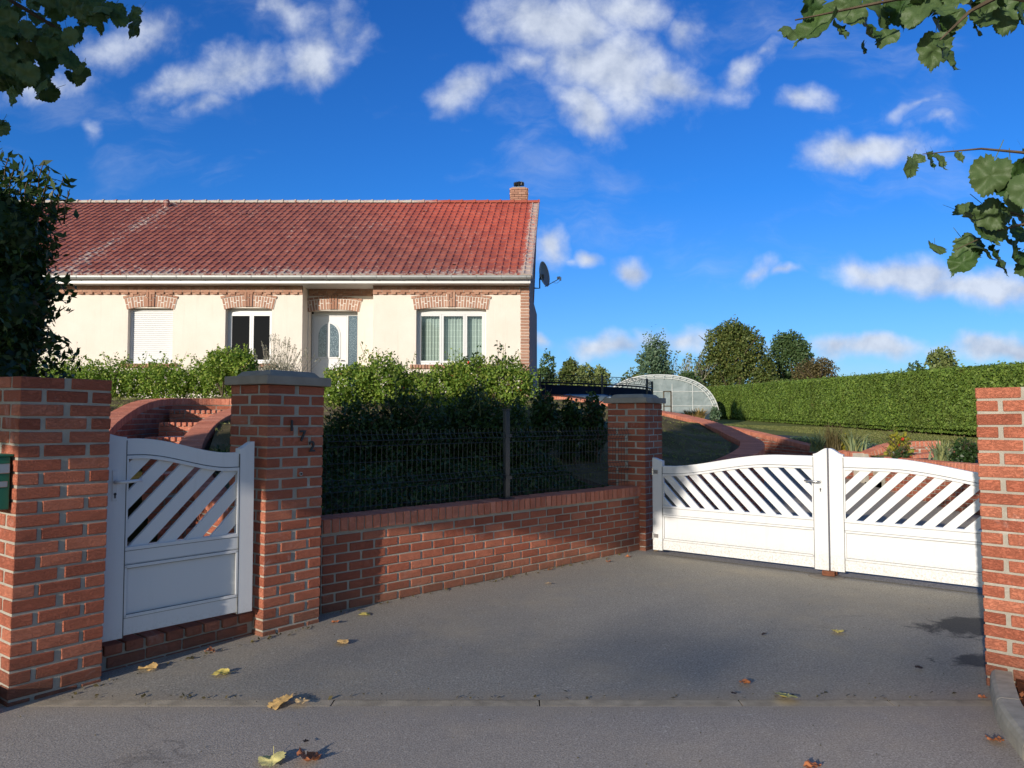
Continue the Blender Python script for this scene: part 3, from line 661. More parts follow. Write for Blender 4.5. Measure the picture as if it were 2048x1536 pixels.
wall('garden_wall', 'short brick cheek wall rising beside the small steps, left', 'wall', [(6.62, 14.15, .80), (7.1, 14.3, .95), (7.45, 14.35, 1.0), (8.1, 14.3, 1.02)], .2, lambda x, y: .4, (-1,), .24, 40)
wall('garden_wall', 'short brick cheek wall of the small steps, right, by the yellow shrub', 'wall', [(6.66, 13.05, .79), (7.2, 13.1, .84), (7.9, 13.2, .93)], .2, lambda x, y: .4, (1,), .24, 40)

# brick threshold under the small gate
def threshold():
    a = Vector((-2.348, 4.359)); b = Vector((-1.746, 5.145)); d = (b - a).normalized(); L_ = (b - a).length; rz = math.atan2(d.y, d.x)
    t = thing('brick_threshold', 'worn dark brick threshold under the small white gate', 'threshold', (a.x, a.y, 0), rz); lst = []
    n = int(L_ / .112)
    for i in range(n): lst.append((((i + .5) * L_ / n, .10, .118), (.102, .219, .058), 0, 0))
    for j in (-1, 0):
        x = -.08 if j else .03
        while x < L_:
            a_, b_ = max(0, x), min(L_, x + .219)
            if b_ - a_ > .04: lst.append((((a_ + b_) / 2, .052, .045 + j * .07), (round(b_ - a_, 2), .1, .06), 0, 0))
            x += .231
    place_bricks(lst, t); MB().span((0, .012, -.1), (L_, .42, .135)).build('mortar_core', 'mortar', t)
threshold()

# ------------------------------------------------------------------ white gates
def curve_prism(mb, top, bot, y0, y1, n=28):
    """solid between two functions of x (given as lists of (x,z)) from y0 to y1"""
    pts = [(x, y0, z) for x, z in top] + [(x, y0, z) for x, z in bot[::-1]]; mb.prism(pts, (0, y1 - y0, 0))
def clipped_slats(t, W_, x0, x1, z0, ztop, period, wid, sgn, mat, y0=-.012, y1=.012, phase=0.):
    """diagonal slats; clip polygon between x0..x1, z0..ztop(x). sgn +1 rises to the right"""
    k_ = -12
    while k_ < 40:
        b0 = x0 + phase + k_ * period
        poly = []                                  # sample the strip on a fine march along the diagonal
        pts_l, pts_r = [], []
        def clip(poly_, f):                         # Sutherland-Hodgman with signed function
            out = []
            for i in range(len(poly_)):
                a, b = poly_[i], poly_[(i + 1) % len(poly_)]; fa, fb = f(a), f(b)
                if fa >= 0: out.append(a)
                if (fa >= 0) != (fb >= 0): q_ = fa / (fa - fb); out.append((a[0] + (b[0] - a[0]) * q_, a[1] + (b[1] - a[1]) * q_))
            return out
        H = 1.2; N_ = 24; L_ = []; R_ = []
        for i in range(N_ + 1):
            h = i / N_ * H; L_.append((b0 + sgn * h, z0 + h)); R_.append((b0 + wid + sgn * h, z0 + h))
        poly = L_ + R_[::-1]
        for f in (lambda p: p[0] - x0, lambda p: x1 - p[0], lambda p: p[1] - z0, lambda p: ztop(p[0]) - p[1]):
            if len(poly) > 2: poly = clip(poly, f)
        if len(poly) > 2:
            ar = abs(sum(poly[i][0] * poly[(i + 1) % len(poly)][1] - poly[(i + 1) % len(poly)][0] * poly[i][1] for i in range(len(poly)))) / 2
            if ar > 4e-4:
                mb = MB(); mb.prism([(x, y0, z) for x, z in poly], (0, y1 - y0, 0)); mb.build('slat', mat, t)
        k_ += 1
def handle(t, x, z, dirx, mat='satin_metal'):
    mb = MB(); mb.span((x - .016, -.034, z - .11), (x + .016, -.028, z + .07)); mb.build('lock_plate', 'white_pvc', t, bevel=.002)
    mb = MB(); mb.tube([(x, -.030, z), (x, -.075, z), (x + dirx * .02, -.085, z), (x + dirx * .13, -.085, z + .006)], [.011, .010, .010, .009], 8); mb.build('handle', mat, t, smooth=True)
    MB().tube([(x, -.033, z - .07), (x, -.0365, z - .07)], .008, 10).span((x - .004, -.0365, z - .094), (x + .004, -.033, z - .07)).build('keyhole', 'black_metal', t)
def gate_leaf(label, org, dv, L_, pl, pr, topf, opz0, openf, ztl, ztr, zb, panel, sgn, name='gate_leaf', cat='gate', group=None, slat=(.157, .097), postw=.075, phase=0.):
    """local x along the leaf, y into the garden. pl/pr = post widths."""
    t = thing(name, label, cat, (org[0], org[1], 0), math.atan2(dv[1], dv[0]), group); wm = 'white_gate_paint'
    # stiles with an S-shaped top
    def stile(xa, xb, zlo, zhi, rev):
        n = 8; pr_ = [(xa + (xb - xa) * i / n, zhi - (zhi - zlo) * (.5 - .5 * math.cos(math.pi * i / n))) for i in range(n + 1)] if not rev else [(xa + (xb - xa) * i / n, zlo + (zhi - zlo) * (.5 - .5 * math.cos(math.pi * i / n))) for i in range(n + 1)]
        mb = MB(); curve_prism(mb, pr_, [(xa, zb), (xb, zb)], -.03, .03); mb.build('stile', wm, t, bevel=.002)
    stile(0, pl, ztl[1], ztl[0], False); stile(L_ - pr, L_, ztr[1], ztr[0], True)
    xs = [pl + (L_ - pl - pr) * i / 32 for i in range(33)]
    mb = MB(); curve_prism(mb, [(x, topf(x)) for x in xs], [(x, openf(x) + .012) for x in xs], -.024, .024); mb.build('top_rail', wm, t, bevel=.0015)
    mb = MB(); curve_prism(mb, [(x, openf(x) + .020) for x in xs], [(x, openf(x)) for x in xs], -.030, -.0245); mb.build('moulding', wm, t, bevel=.001)
    mb = MB(); mb.span((pl, -.024, opz0 - .10), (L_ - pr, .024, opz0)); mb.build('middle_rail', wm, t, bevel=.0015)
    mb = MB(); mb.span((pl, -.030, opz0 - .022), (L_ - pr, -.0245, opz0 - .002)); mb.build('moulding', wm, t, bevel=.001)
    for xa in (pl, L_ - pr - .014): MB().span((xa, -.030, opz0), (xa + .014, -.0245, openf(xa))).build('moulding', wm, t, bevel=.001)
    p0, p1_ = panel
    MB().span((pl, -.012, p0), (L_ - pr, .012, p1_)).build('panel', wm, t)
    MB().span((pl, -.024, zb + .012), (L_ - pr, .024, p0)).build('bottom_rail', wm, t, bevel=.0015)
    if opz0 - .10 - p1_ > .003: MB().span((pl, -.0235, p1_), (L_ - pr, .0235, opz0 - .1015)).build('lower_rail', wm, t)
    for (za, zc) in ((p0 - .003, p0 + .015), (p1_ - .015, p1_ + .003)): MB().span((pl, -.030, za), (L_ - pr, -.0245, zc)).build('moulding', wm, t, bevel=.001)
    for xa in (pl, L_ - pr - .016): MB().span((xa, -.030, p0), (xa + .016, -.0245, p1_)).build('moulding', wm, t, bevel=.001)
    mb = MB()
    for zz_ in (opz0 - .0225, p1_ + .0032, p0 - .0032, p1_ - .0152, p0 + .0152): mb.span((pl, -.0255, zz_ - .0030), (L_ - pr, -.0232, zz_ + .0030))
    for xa in (pl, L_ - pr): mb.span((xa - .0026, -.0308, zb), (xa + .0026, -.023, topf(xa) - .01))
    q_ = [(x, openf(x) + .0215) for x in xs]
    curve_prism(mb, [(x, z + .005) for x, z in q_], q_, -.0255, -.0235); mb.build('seam', 'seam_grime', t)
    clipped_slats(t, L_, pl + .002, L_ - pr - .002, opz0, openf, slat[0], slat[1], sgn, wm, phase=phase)
    return t
def smooth(a, b, x): u_ = max(0, min(1, (x - a) / (b - a))); return u_ * u_ * (3 - 2 * u_)
GA = Vector((1.525, 8.11)); GC = Vector((3.92, 6.24)); gd = (GC - GA).normalized(); LL = 1.80
def top1(x): return .945 + .155 * smooth(.15, 1.35, x)
def op1(x): return .840 + .140 * smooth(.15, 1.30, x)
g1 = gate_leaf('left leaf of the white driveway gate, with lever handle and slats falling to the right', GA, gd, LL - .006, .115, .125, top1, .525, op1, (1.03, 1.0), (1.175, 1.12), .05, (.165, .425), -1, group='white slatted driveway gate leaves')
handle(g1, LL - .066, .865, -1)
g2 = gate_leaf('right leaf of the white driveway gate, with slats rising to the right', GA + gd * (LL + .010), gd, LL - .006, .125, .115, lambda x: top1(LL - x), .525, lambda x: op1(LL - x), (1.175, 1.12), (1.03, 1.0), .05, (.165, .425), 1, group='white slatted driveway gate leaves')
def hinges(t, x, zs):
    for z in zs:
        mb = MB(); mb.tube([(x, -.036, z - .035), (x, -.036, z + .035)], .011, 8); mb.span((x, -.0335, z - .02), (x + (.06 if x < .5 else -.06), -.0302, z + .02)); mb.build('hinge', 'satin_metal', t)
hinges(g1, .006, (.20, .88)); hinges(g2, LL - .012, (.20, .88))
# small gate
pa = Vector((-2.425, 4.300)); pdv = Vector((.66, .75)).normalized(); LP = 1.01
def topp(x): return 1.335 - .105 * smooth(.25, .85, x)
def opp(x): return 1.215 - .105 * smooth(.25, .85, x)
g3 = gate_leaf('small white garden gate with broad diagonal slats, standing in shade', pa + pdv * .012, pdv, LP, .19, .105, topp, .70, opp, (1.385, 1.345), (1.30, 1.255), .175, (.29, .59), 1, name='garden_gate', slat=(.168, .108), phase=.03)
# stiles of the small gate have a lever near the left
handle(g3, .128, 1.085, 1, 'white_pvc')
# floor catch of the driveway gate
gm = GA + gd * (LL + .002)
pad = thing('gate_stop', 'rusty floor catch on a round concrete pad below the driveway gate', 'gate stop', (gm.x, gm.y, 0), math.atan2(gd.y, gd.x))
MB().lathe((-.02, -.06, 0), [(0, .008), (.13, .007), (.16, .001)], 26).build('concrete_pad', 'old_concrete', pad)
mb = MB(); mb.span((-.055, -.085, .010), (.055, -.045, .055)); mb.span((-.055, .0, .010), (.055, .03, .05)); mb.span((-.052, -.045, .010), (.052, .0, .018)); mb.build('catch', 'rust', pad, bevel=.003)

# ------------------------------------------------------------------ mailbox on the left pillar
pl1 = Matrix.Translation(p1.location) @ Matrix.Rotation(p1.rotation_euler.z, 4, 'Z')
mbx = thing('mailbox', 'dark green mailbox with a silver flap on the left side of the nearest pillar', 'mailbox', pl1 @ Vector((-.004, .035, .97)), p1.rotation_euler.z + math.pi / 2)
# local x runs along the left face to the back, -y... box face looks along local +y
mb = MB(); mb.span((.0, .0, 0), (.28, .095, .27)); mb.build('box', 'mailbox_green', mbx, bevel=.006, seg=2)
mb = MB(); mb.span((-.01, -.012, .27), (.29, .115, .282)); mb.build('lid', 'mailbox_green', mbx, bevel=.003)
mb = MB(); mb.span((-.010, .004, .185), (-.001, .088, .235)); mb.build('flap', 'satin_metal', mbx, bevel=.003)
mb = MB(); mb.span((-.006, .012, .115), (-.001, .080, .145)); mb.build('name_plate', 'satin_metal', mbx, bevel=.002)
MB().span((.08, -.02, .05), (.20, .0, .2)).build('bracket', 'black_metal', mbx)

# ------------------------------------------------------------------ wire fence on the front wall
def wire_fence():
    rz = math.atan2(fd.y, fd.x); o_ = fw0 + fn * .125
    t = thing('wire_fence', 'dark green welded wire fence on the low brick wall', 'fence', (o_.x, o_.y, .70), rz)
    Lw = (fw1 - fw0).length
    postx = None
    d_ = raydir(1013, 900)
    # post position where the sight line crosses the fence line
    k_ = (o_.x * d_.y - o_.y * d_.x) / (fd.y * d_.x - fd.x * d_.y); postx = k_
    def panel(x0, x1):
        mb = MB(); zs = [.045, .20, .25, .48, .55, .60]
        def prof(z): return -.03 * max(0, 1 - abs(z - .225) / .045) * 1.0 - .03 * max(0, 1 - abs(z - .575) / .045)
        n = int((x1 - x0) / .05)
        for i in range(n + 1):
            x = x0 + i * (x1 - x0) / n; pts = [(x, prof(z), z) for z in (.02, .18, .225, .27, .40, .53, .575, .62, .66)]
            mb.tube(pts, .0024, 4, False)
        for z in (.05, .18, .225, .27, .40, .53, .575, .62): mb.tube([(x0, prof(z), z), (x1, prof(z), z)], .0026, 4, False)
        mb.build('wire_panel', 'wire_green_grey', t, kind='stuff')
    panel(.10, postx - .03); panel(postx + .03, Lw - .03)
    mb = MB(); mb.span((postx - .03, -.02, 0), (postx + .03, .02, .83)); mb.build('post', 'dark_post', t, bevel=.004)
    MB().span((postx - .032, -.03, .83), (postx + .032, .03, .842)).build('post_cap', 'black_metal', t)
    mb = MB(); mb.span((postx - .06, -.05, 0), (postx + .06, .05, .007)); mb.build('base_plate', 'dark_post', t)
    for q in (.18, .575): MB().span((postx - .04, -.035, q), (postx + .04, -.021, q + .03)).build('clamp', 'black_metal', t)
wire_fence()

# ------------------------------------------------------------------ the house
HY = 19.0
house = thing('house', 'cream single-storey house with a red tiled roof and brick trim', 'house', (0, 0, 0))
X0 = -19.0; XR = XX(1041, HY); XE = XX(1060, HY); ZE = ZZ(566, 18.62)   # wall right edge, corner, fascia bottom
zsoff = ZZ(567, 18.7)
xc = XX(603, HY); xd = XX(745, HY); RD = .5
def wpx(px, Y=HY): return XX(px, Y)
WT = .26
ops = [(wpx(253), wpx(343.5), ZZ(727, HY), ZZ(616, HY)), (wpx(448.5), wpx(542), ZZ(727, HY), ZZ(616, HY)), (wpx(831.5), wpx(972), ZZ(729, HY), ZZ(616.5, HY))]
def facade(name, x0, x1, Y, z0, z1, openings, mat='render_cream', th=WT):
    mb = MB(); x = x0
    for (a, b, zb, zt) in sorted(openings):
        mb.span((x, Y, z0), (a, Y + th, z1)); mb.span((a, Y, z0), (b, Y + th, zb)); mb.span((a, Y, zt), (b, Y + th, z1)); x = b
    mb.span((x, Y, z0), (x1, Y + th, z1)); return mb.build(name, mat, house)
ZG = 1.9
facade('wall', X0, xc, HY, ZG, zsoff, ops[:2]); facade('wall', xd, XR, HY, ZG, zsoff, ops[2:])
dY = HY + RD; dop = (wpx(616, dY), wpx(714, dY), ZG + .05, ZZ(621, dY))
facade('wall', xc - WT, xd + WT, dY, ZG, zsoff, [dop])
MB().span((xc - WT, HY + WT, ZG), (xc, dY, zsoff)).build('wall', 'render_cream', house); MB().span((xd, HY + WT, ZG), (xd + WT, dY, zsoff)).build('wall', 'render_cream', house)
# skewed side wall, seen as the dark strip at the corner
XS = XX(1058.5, HY); SK = .07
mb = MB(); pts = [(XS, HY + .01, ZG - 1), (XS + SK * 5.4, HY + 5.4, ZG - 1), (XS + SK * 5.4, HY + 11, ZG - 1), (XS - .3, HY + 11, ZG - 1), (XS - .3, HY + .3, ZG - 1)]
mb.prism(pts, (0, 0, zsoff - ZG + 1)); mb.build('side_wall', 'render_pink', house)
rslope = .62; EY = 18.52; EZ = ZZ(551, EY) ; RYd = 5.46
mb = MB(); mb.prism([(XS, HY, zsoff), (XS + SK * 5, HY + 5.0, EZ + rslope * 5.3), (XS + SK * 5.4, HY + 11, zsoff)], (-.3, 0, 0)); mb.build('gable_wall', 'render_pink', house)
MB().span((X0, HY + WT + .02, ZG - .5), (X0 + .3, HY + 10.9, zsoff)).build('wall', 'render_cream', house)
MB().span((X0, HY + 10.6, ZG - .5), (XS, HY + 10.9, zsoff)).build('back_wall', 'render_cream', house)
MB().span((X0 + .3, HY + 2.2, ZG), (XS - .3, HY + 2.3, zsoff)).build('inner_wall', 'dark_interior', house)
MB().span((X0 + .3, HY + .8, ZG - .04), (XS - .3, HY + 10.6, ZG + .02)).build('inner_floor', 'dark_interior', house)
MB().span((X0, HY + 1.0, zsoff - .02), (XS - .3, HY + 10.6, zsoff + .04)).build('ceiling_slab', 'dark_interior', house)
# plinth and base
MB().span((X0, HY - .05, ZG - .6), (XS, HY + WT, ZG + .001)).build('plinth', 'render_cream', house)
# quoins
lst = []; z = ZG - .4; j = 0
while z < zsoff - .03:
    zc = z + .034; lst.append(((( XR + XS) / 2 + (0.008 if j % 2 else 0), HY + .105 - .012, zc), (round(XS - XR, 3), .21, .062), 0, 0)); z += .0762; j += 1
place_bricks(lst, house, 'brick_house', 'brick_house_joined', 290, name='quoin_brick', jit=1)
MB().span((XR + .002, HY + .005, ZG - .5), (XS - .006, HY + .25, zsoff)).build('mortar_core', 'mortar_white', house)
# brick cornice rows and dentils
def cornice(x0, x1, Y, ztop):
    mb = MB(); rows = [(0, .03), (1, .02), (2, .02)]
    for r_, pr_ in rows:
        x = x0 - (.11 if r_ % 2 else 0); zc = ztop - .012 - (r_ + .5) * .069
        while x < x1:
            a_, b_ = max(x0, x), min(x1, x + (.108 if r_ == 1 else .219)); x += .12 if r_ == 1 else .231
            if b_ - a_ > .03: mb.span((a_, Y - pr_ - .02, zc - .030), (b_, Y + .02, zc + .030))
    mb.build('cornice_bricks', 'brick_house_joined', house, kind='stuff')
    MB().span((x0, Y - .034, ztop - .215), (x1, Y, ztop)).build('cornice_mortar', 'mortar', house)
    zc = ztop - .245; n = int((x1 - x0) / .225)
    for i in range(n):
        xa = x0 + (i + .25) * (x1 - x0) / n; o = rawlink('dentil_brick', brick_mesh((.115, .07, .05), 'brick_house'), house); o.location = (xa, Y - .025, zc)
    MB().span((x0, Y - .012, ztop - .275), (x1, Y, ztop - .216)).build('cornice_band', 'brick_house', house)
cornice(-16.0, xc, HY, ZZ(568, HY)); cornice(xd, XR, HY, ZZ(568, HY)); cornice(xc + .03, xd - .001, dY, ZZ(569.5, dY) - .02)
lst = []
# arches of bricks over the openings
def arch(x0, x1, zs, rise, Y, key=True, h=.27):
    """x0,x1 opening; zs springing height; slightly cambered, splayed ends, projecting upper band and keystone"""
    w = x1 - x0; cx = (x0 + x1) / 2; R = (w * w / 4 + rise * rise) / (2 * rise); cz = zs + rise - R; A = math.asin(w / 2 / R) * 1.06
    n = int(round(2 * A * R / .072)); n += (n + 1) % 2; mb = MB(); back = MB()
    def pt(a, r): return (cx + r * math.sin(a), cz + r * math.cos(a))
    def vous(a0, a1, r0, r1, yo):
        q = [pt(a0, r0), pt(a1, r0), pt(a1, r1), pt(a0, r1)]; mb.prism([(x, Y - yo, z) for x, z in q], (0, yo + .08, 0))
    sc = 1 + .0
    for i in range(n):
        a0 = -A + 2 * A * i / n; a1 = -A + 2 * A * (i + 1) / n; g = .0075 / R
        a0 += g; a1 -= g; kz = abs(i - n // 2) <= 1
        hh = h + (.105 if kz else 0); yo = .05 if kz else .02
        if i % 2: vous(a0, a1, R, R + hh * .6 - .004, yo); vous(a0, a1, R + hh * .6 + .012, R + hh, yo)
        else: vous(a0, a1, R, R + hh * (.42) - .004, yo) if i % 4 == 0 else None; vous(a0, a1, R + (hh * .42 + .014 if i % 4 == 0 else 0), R + hh, yo)
    m_ = int(round(2 * A * R / .118))
    for i in range(m_):
        a0 = -A * 1.03 + 2.06 * A * i / m_; a1 = -A * 1.03 + 2.06 * A * (i + 1) / m_; g = .008 / R
        if abs((a0 + a1) / 2) * R < .11: continue
        vous(a0 + g, a1 - g, R + h + .014, R + h + .074, .035)
    ar = mb.build('arch_bricks', 'brick_house_joined', house, kind='stuff')
    seg = 14; q = [pt(-A + 2 * A * i / seg, R + .004) for i in range(seg + 1)] + [pt(A - 2 * A * i / seg, R + h + .06) for i in range(seg + 1)]
    back.prism([(x, Y - .017, z) for x, z in q], (0, .08, 0)); back.build('arch_mortar', 'mortar_white', house)
for (a, b, zb, zt) in ops: arch(a, b, zt - .03, .065, HY)
arch(dop[0], dop[1], dop[3] - .03, .06, dY)
# sills of bricks below the windows
for (a, b, zb, zt) in ops:
    n = int((b - a + .3) / .075); mb = MB()
    for i in range(n):
        o = rawlink('sill_brick', brick_mesh((.062, .12, .10), 'brick_house'), house); o.location = (a - .15 + (i + .5) * (b - a + .3) / n, HY + .02 - .03, zb - .055)
# windows
def casement(name, a, b, zb, zt, Y, mull, curtain_=False):
    t = rawlink(name, None, house); fr = MB(); f = .055; zt2 = zt - .07
    fr.span((a, Y, zb), (a + f, Y + .07, zt2)); fr.span((b - f, Y, zb), (b, Y + .07, zt2)); fr.span((a + f, Y, zb), (b - f, Y + .07, zb + f)); fr.span((a + f, Y, zt2 - f), (b - f, Y + .07, zt2))
    fr.build('frame', 'white_pvc', t, bevel=.004)
    MB().span((a, Y + .005, zt2), (b, Y + .075, zt + .04)).build('shutter_box', 'white_pvc', t)
    xs = [a + f] + mull + [b - f]
    for i in range(len(xs) - 1):
        xa, xb = xs[i] + .002, xs[i + 1] - .002; s_ = MB(); g_ = .052; za, zc = zb + f + .002, zt2 - f - .002
        s_.span((xa, Y - .012, za), (xa + g_, Y + .05, zc)); s_.span((xb - g_, Y - .012, za), (xb, Y + .05, zc)); s_.span((xa + g_, Y - .012, za), (xb - g_, Y + .05, za + g_)); s_.span((xa + g_, Y - .012, zc - g_), (xb - g_, Y + .05, zc))
        s_.build('sash', 'white_pvc', t, bevel=.003)
        MB().span((xa + g_, Y + .015, za + g_), (xb - g_, Y + .03, zc - g_)).build('pane', 'window_glass', t)
    return t
w2 = casement('window', ops[1][0], ops[1][1], ops[1][2], ops[1][3], HY + .18, [(ops[1][0] + ops[1][1]) / 2 + .02])
w3 = casement('window', ops[2][0], ops[2][1], ops[2][2], ops[2][3], HY + .18, [wpx(883, HY + .2), wpx(930, HY + .2)])
# panes with net curtains directly behind: clear panes there
def clear_glass():
    t = MT('clear_glass', .02, .5); out = t.N['Material Output']; tr = t.n('ShaderNodeBsdfTransparent'); tr.inputs[0].default_value = (.93, .96, .95, 1)
    gl = t.n('ShaderNodeBsdfGlossy'); gl.inputs['Roughness'].default_value = .03; fr = t.n('ShaderNodeFresnel'); fr.inputs[0].default_value = 1.5
    ms = t.n('ShaderNodeMixShader'); t.L.new(fr.outputs[0], ms.inputs[0]); t.L.new(tr.outputs[0], ms.inputs[1]); t.L.new(gl.outputs[0], ms.inputs[2]); t.L.new(ms.outputs[0], out.inputs[0])
clear_glass()
for ch in w3.children:
    if ch.name.startswith('pane'): ch.data.materials.clear(); ch.data.materials.append(M('clear_glass'))
mb = MB(); a, b = ops[2][0] + .05, ops[2][1] - .05; n = 150; base = 0
for i in range(n + 1):
    x = a + (b - a) * i / n; y = HY + .34 + .018 * math.sin(i * .9) + .010 * math.sin(i * .37 + 1); mb.v += [(x, y, ops[2][2] + .03), (x, y, ops[2][3] - .05)]
for i in range(n): mb.f.append((2 * i, 2 * i + 2, 2 * i + 3, 2 * i + 1))
mb.build('curtain', 'net_curtain', w3, smooth=True)
# roller shutter window
sh = rawlink('shuttered_window', None, house); a, b, zb, zt = ops[0]
mb = MB(); Ys = HY + .16; mb.span((a, Ys - .03, zb), (a + .05, Ys + .05, zt)); mb.span((b - .04, Ys - .03, zb), (b, Ys + .05, zt)); mb.build('guide_rail', 'white_pvc', sh, bevel=.003)
MB().span((a, Ys - .05, zb - .02), (b, Ys + .05, zb + .015)).build('sill', 'white_pvc', sh, bevel=.003)
n = 27; hgt = (zt - .04 - zb) / n
prof = [(0, 0), (-.006, .15), (-.010, .5), (-.006, .85), (0, .93), (.004, 1.0)]
for i in range(n):
    mb = MB(); z_ = zb + .015 + i * hgt; pts = [(a + .05, Ys + y, z_ + z * hgt) for y, z in prof] + [(a + .05, Ys + .02, z_ + hgt), (a + .05, Ys + .02, z_)]
    mb.prism(pts, (b - a - .09, 0, 0)); mb.build('slat', 'white_pvc', sh)
MB().span((a + .05, Ys + .022, zb), (b - .04, Ys + .06, zt + .06)).build('shutter_box', 'white_pvc', sh)
# front door with arched light and a sidelight
dr = rawlink('front_door', None, house); a, b, zb, zt = dop; DY = dY + .30
xm = wpx(694, DY); f = .05
mb = MB(); mb.span((a, DY, zb), (a + f, DY + .07, zt - .05)); mb.span((b - .03, DY, zb), (b, DY + .07, zt - .05)); mb.span((a + f, DY, zt - .10), (b - .03, DY + .07, zt + .05)); mb.span((xm - .02, DY, zb), (xm + .02, DY + .07, zt - .10)); mb.build('frame', 'white_pvc', dr, bevel=.003)
lx0, lx1 = wpx(636, DY), wpx(677, DY); lz0, lz1 = ZZ(714, DY), ZZ(647, DY)
mb = MB(); mb.span((a + f + .004, DY + .01, zb + .01), (xm - .024, DY + .055, zt - .105)); mb.build('door_panel', 'white_pvc', dr, bevel=.003)
def arched(x0, x1, z0, z1, y0, y1, n=12):
    cx, r = (x0 + x1) / 2, (x1 - x0) / 2; pts = [(x0, y0, z0), (x1, y0, z0)] + [(cx + r * math.cos(math.pi * i / n), y0, z1 - r * 1.3 + r * 1.3 * math.sin(math.pi * i / n)) for i in range(n + 1)]
    return pts, (0, y1 - y0, 0)
q, e_ = arched(lx0 - .045, lx1 + .045, lz0 - .04, lz1 + .045, DY - .006, DY + .012); MB().prism(q, e_).build('light_trim', 'white_pvc', dr, bevel=.002)
q, e_ = arched(lx0, lx1, lz0, lz1, DY - .010, DY - .005); MB().prism(q, e_).build('pane', 'obscured_glass', dr)
MB().span((lx1 - .10 - .22, DY - .016, lz0), (lx1 - .22 - .02, DY - .0105, lz1 - .0)).build('light_bar', 'white_pvc', dr)
MB().span((xm + .022, DY + .02, zb + .1), (b - .032, DY + .03, zt - .105)).build('pane', 'obscured_glass', dr)
MB().span((lx0 - .05, DY + .004, ZZ(762, DY)), (lx1 + .05, DY + .0135, ZZ(727, DY))).build('lower_panel', 'white_pvc', dr, bevel=.004)
mb = MB(); hx = xm - .09; mb.tube([(hx, DY + .01, zb + 1.02), (hx, DY - .05, zb + 1.02), (hx - .12, DY - .05, zb + 1.02)], .011, 8); mb.build('handle', 'satin_metal', dr, smooth=True)
# fascia, soffit, gutter
FY = 18.60
mb = MB(); mb.span((X0, FY, ZZ(566.5, FY)), (XX(1061, FY), FY + .02, ZZ(561.5, FY))); mb.build('fascia', 'white_pvc', house)
MB().span((X0, FY + .022, ZZ(566.5, FY) + .002), (XX(1060, FY), HY + RD + .02, ZZ(566.5, FY) + .014)).build('soffit', 'white_pvc', house)
mb = MB(); gx0, gx1 = X0, XX(1062, 18.5); r_ = .062; gz = ZZ(551, 18.45); cy = FY - .078
pts = [(0, cy - r_ - .006, gz + .010), (0, cy - r_ + .004, gz + .012)] + [(0, cy - r_ * math.cos(math.pi * i / 8), gz - r_ * 1.35 * math.sin(math.pi * i / 8)) for i in range(9)] + [(0, cy + (r_ - .006) * math.cos(math.pi * i / 8), gz - (r_ * 1.35 - .006) * math.sin(math.pi * i / 8)) for i in range(9)]
pts = [(gx0, y, z) for _, y, z in pts]; mb.prism(pts, (gx1 - gx0, 0, 0)); gut = mb.build('gutter', 'zinc', house)
for i in range(34):
    x = gx1 - .12 - i * .62; q = [(x, cy - (r_ + .005) * math.cos(math.pi * k_ / 8), gz + .004 - (r_ * 1.35 + .005) * math.sin(math.pi * k_ / 8)) for k_ in range(9)]
    if x > X0: mb = MB(); mb.tube(q, .007, 4); mb.build('bracket', 'zinc', gut)
# roof: tile field on a skewed slope
roof = rawlink('roof', None, house); TW, TL = XX(1015.6, 18.5) - XX(1000, 18.5), 6.43 / 22; ux = Vector((1, 0, 0)); us = Vector((SK, 1, rslope)).normalized(); un = ux.cross(us).normalized()
E0 = Vector((XX(1060.5, 18.5), 18.48, EZ + .005))
def tile_shape():
    prof = [(0, -.006), (0, .016), (.012, .034), (.030, .040), (.048, .034), (.060, .012), (.11, .006), (TW - .004, .010), (TW + .004, .002)]
    mb = MB(); L_ = TL + .03
    for l_, dz in ((0, .022), (L_, -.004)):
        for x, z in prof: p = ux * x + us * l_ + un * (z + dz); mb.v.append(tuple(p))
    n = len(prof)
    for i in range(n - 1): mb.f.append((i, i + 1, n + i + 1, n + i))
    b0 = len(mb.v)
    for x, z in prof: p = ux * x + un * (-.004); mb.v.append(tuple(p))
    for i in range(n - 1): mb.f.append((i + 1, i, b0 + i, b0 + i + 1))
    return mb
tm = tile_shape(); tme = tm.mesh('tile', 'roof_tile'); tmj = tm
cols = int((E0.x - X0) / TW); tl = []
for r in range(22):
    for c_ in range(cols):
        p = E0 - ux * TW * (c_ + 1) + us * TL * r; tl.append((p - camo.location).length_squared); 
pos = [E0 - ux * TW * (c_ + 1) + us * TL * r for r in range(22) for c_ in range(cols)]
order = sorted(range(len(pos)), key=lambda i: (pos[i] - camo.location - Vector((2, 0, 0))).length)
for i in order[:300]:
    o = rawlink('tile', tme, roof); o.location = pos[i] + un * random.uniform(-.002, .002); o.rotation_euler = (0, 0, random.uniform(-.006, .006))
mb = MB(); tv = np.array(tm.v); acc_v = []; acc_f = []
for k_, i in enumerate(order[300:]):
    j = np.array(pos[i]) + np.array(un) * random.uniform(-.003, .003); b0 = k_ * len(tv); acc_v += (tv + j).tolist(); acc_f += [tuple(q + b0 for q in f_) for f_ in tm.f]
me = bpy.data.meshes.new('far_tiles'); me.from_pydata(acc_v, [], acc_f); me.materials.append(M('roof_tile_joined')); o = rawlink('far_tiles', me, roof); o['kind'] = 'stuff'
RT = E0 + us * 6.43   # ridge end
mb = MB(); th_ = un * -.05
a_ = [E0 + un * -.012, E0 + us * 6.43 + un * -.012, E0 + us * 6.43 + un * -.012 - ux * 21, E0 - ux * 21 + un * -.012]; mb.prism(a_, th_)
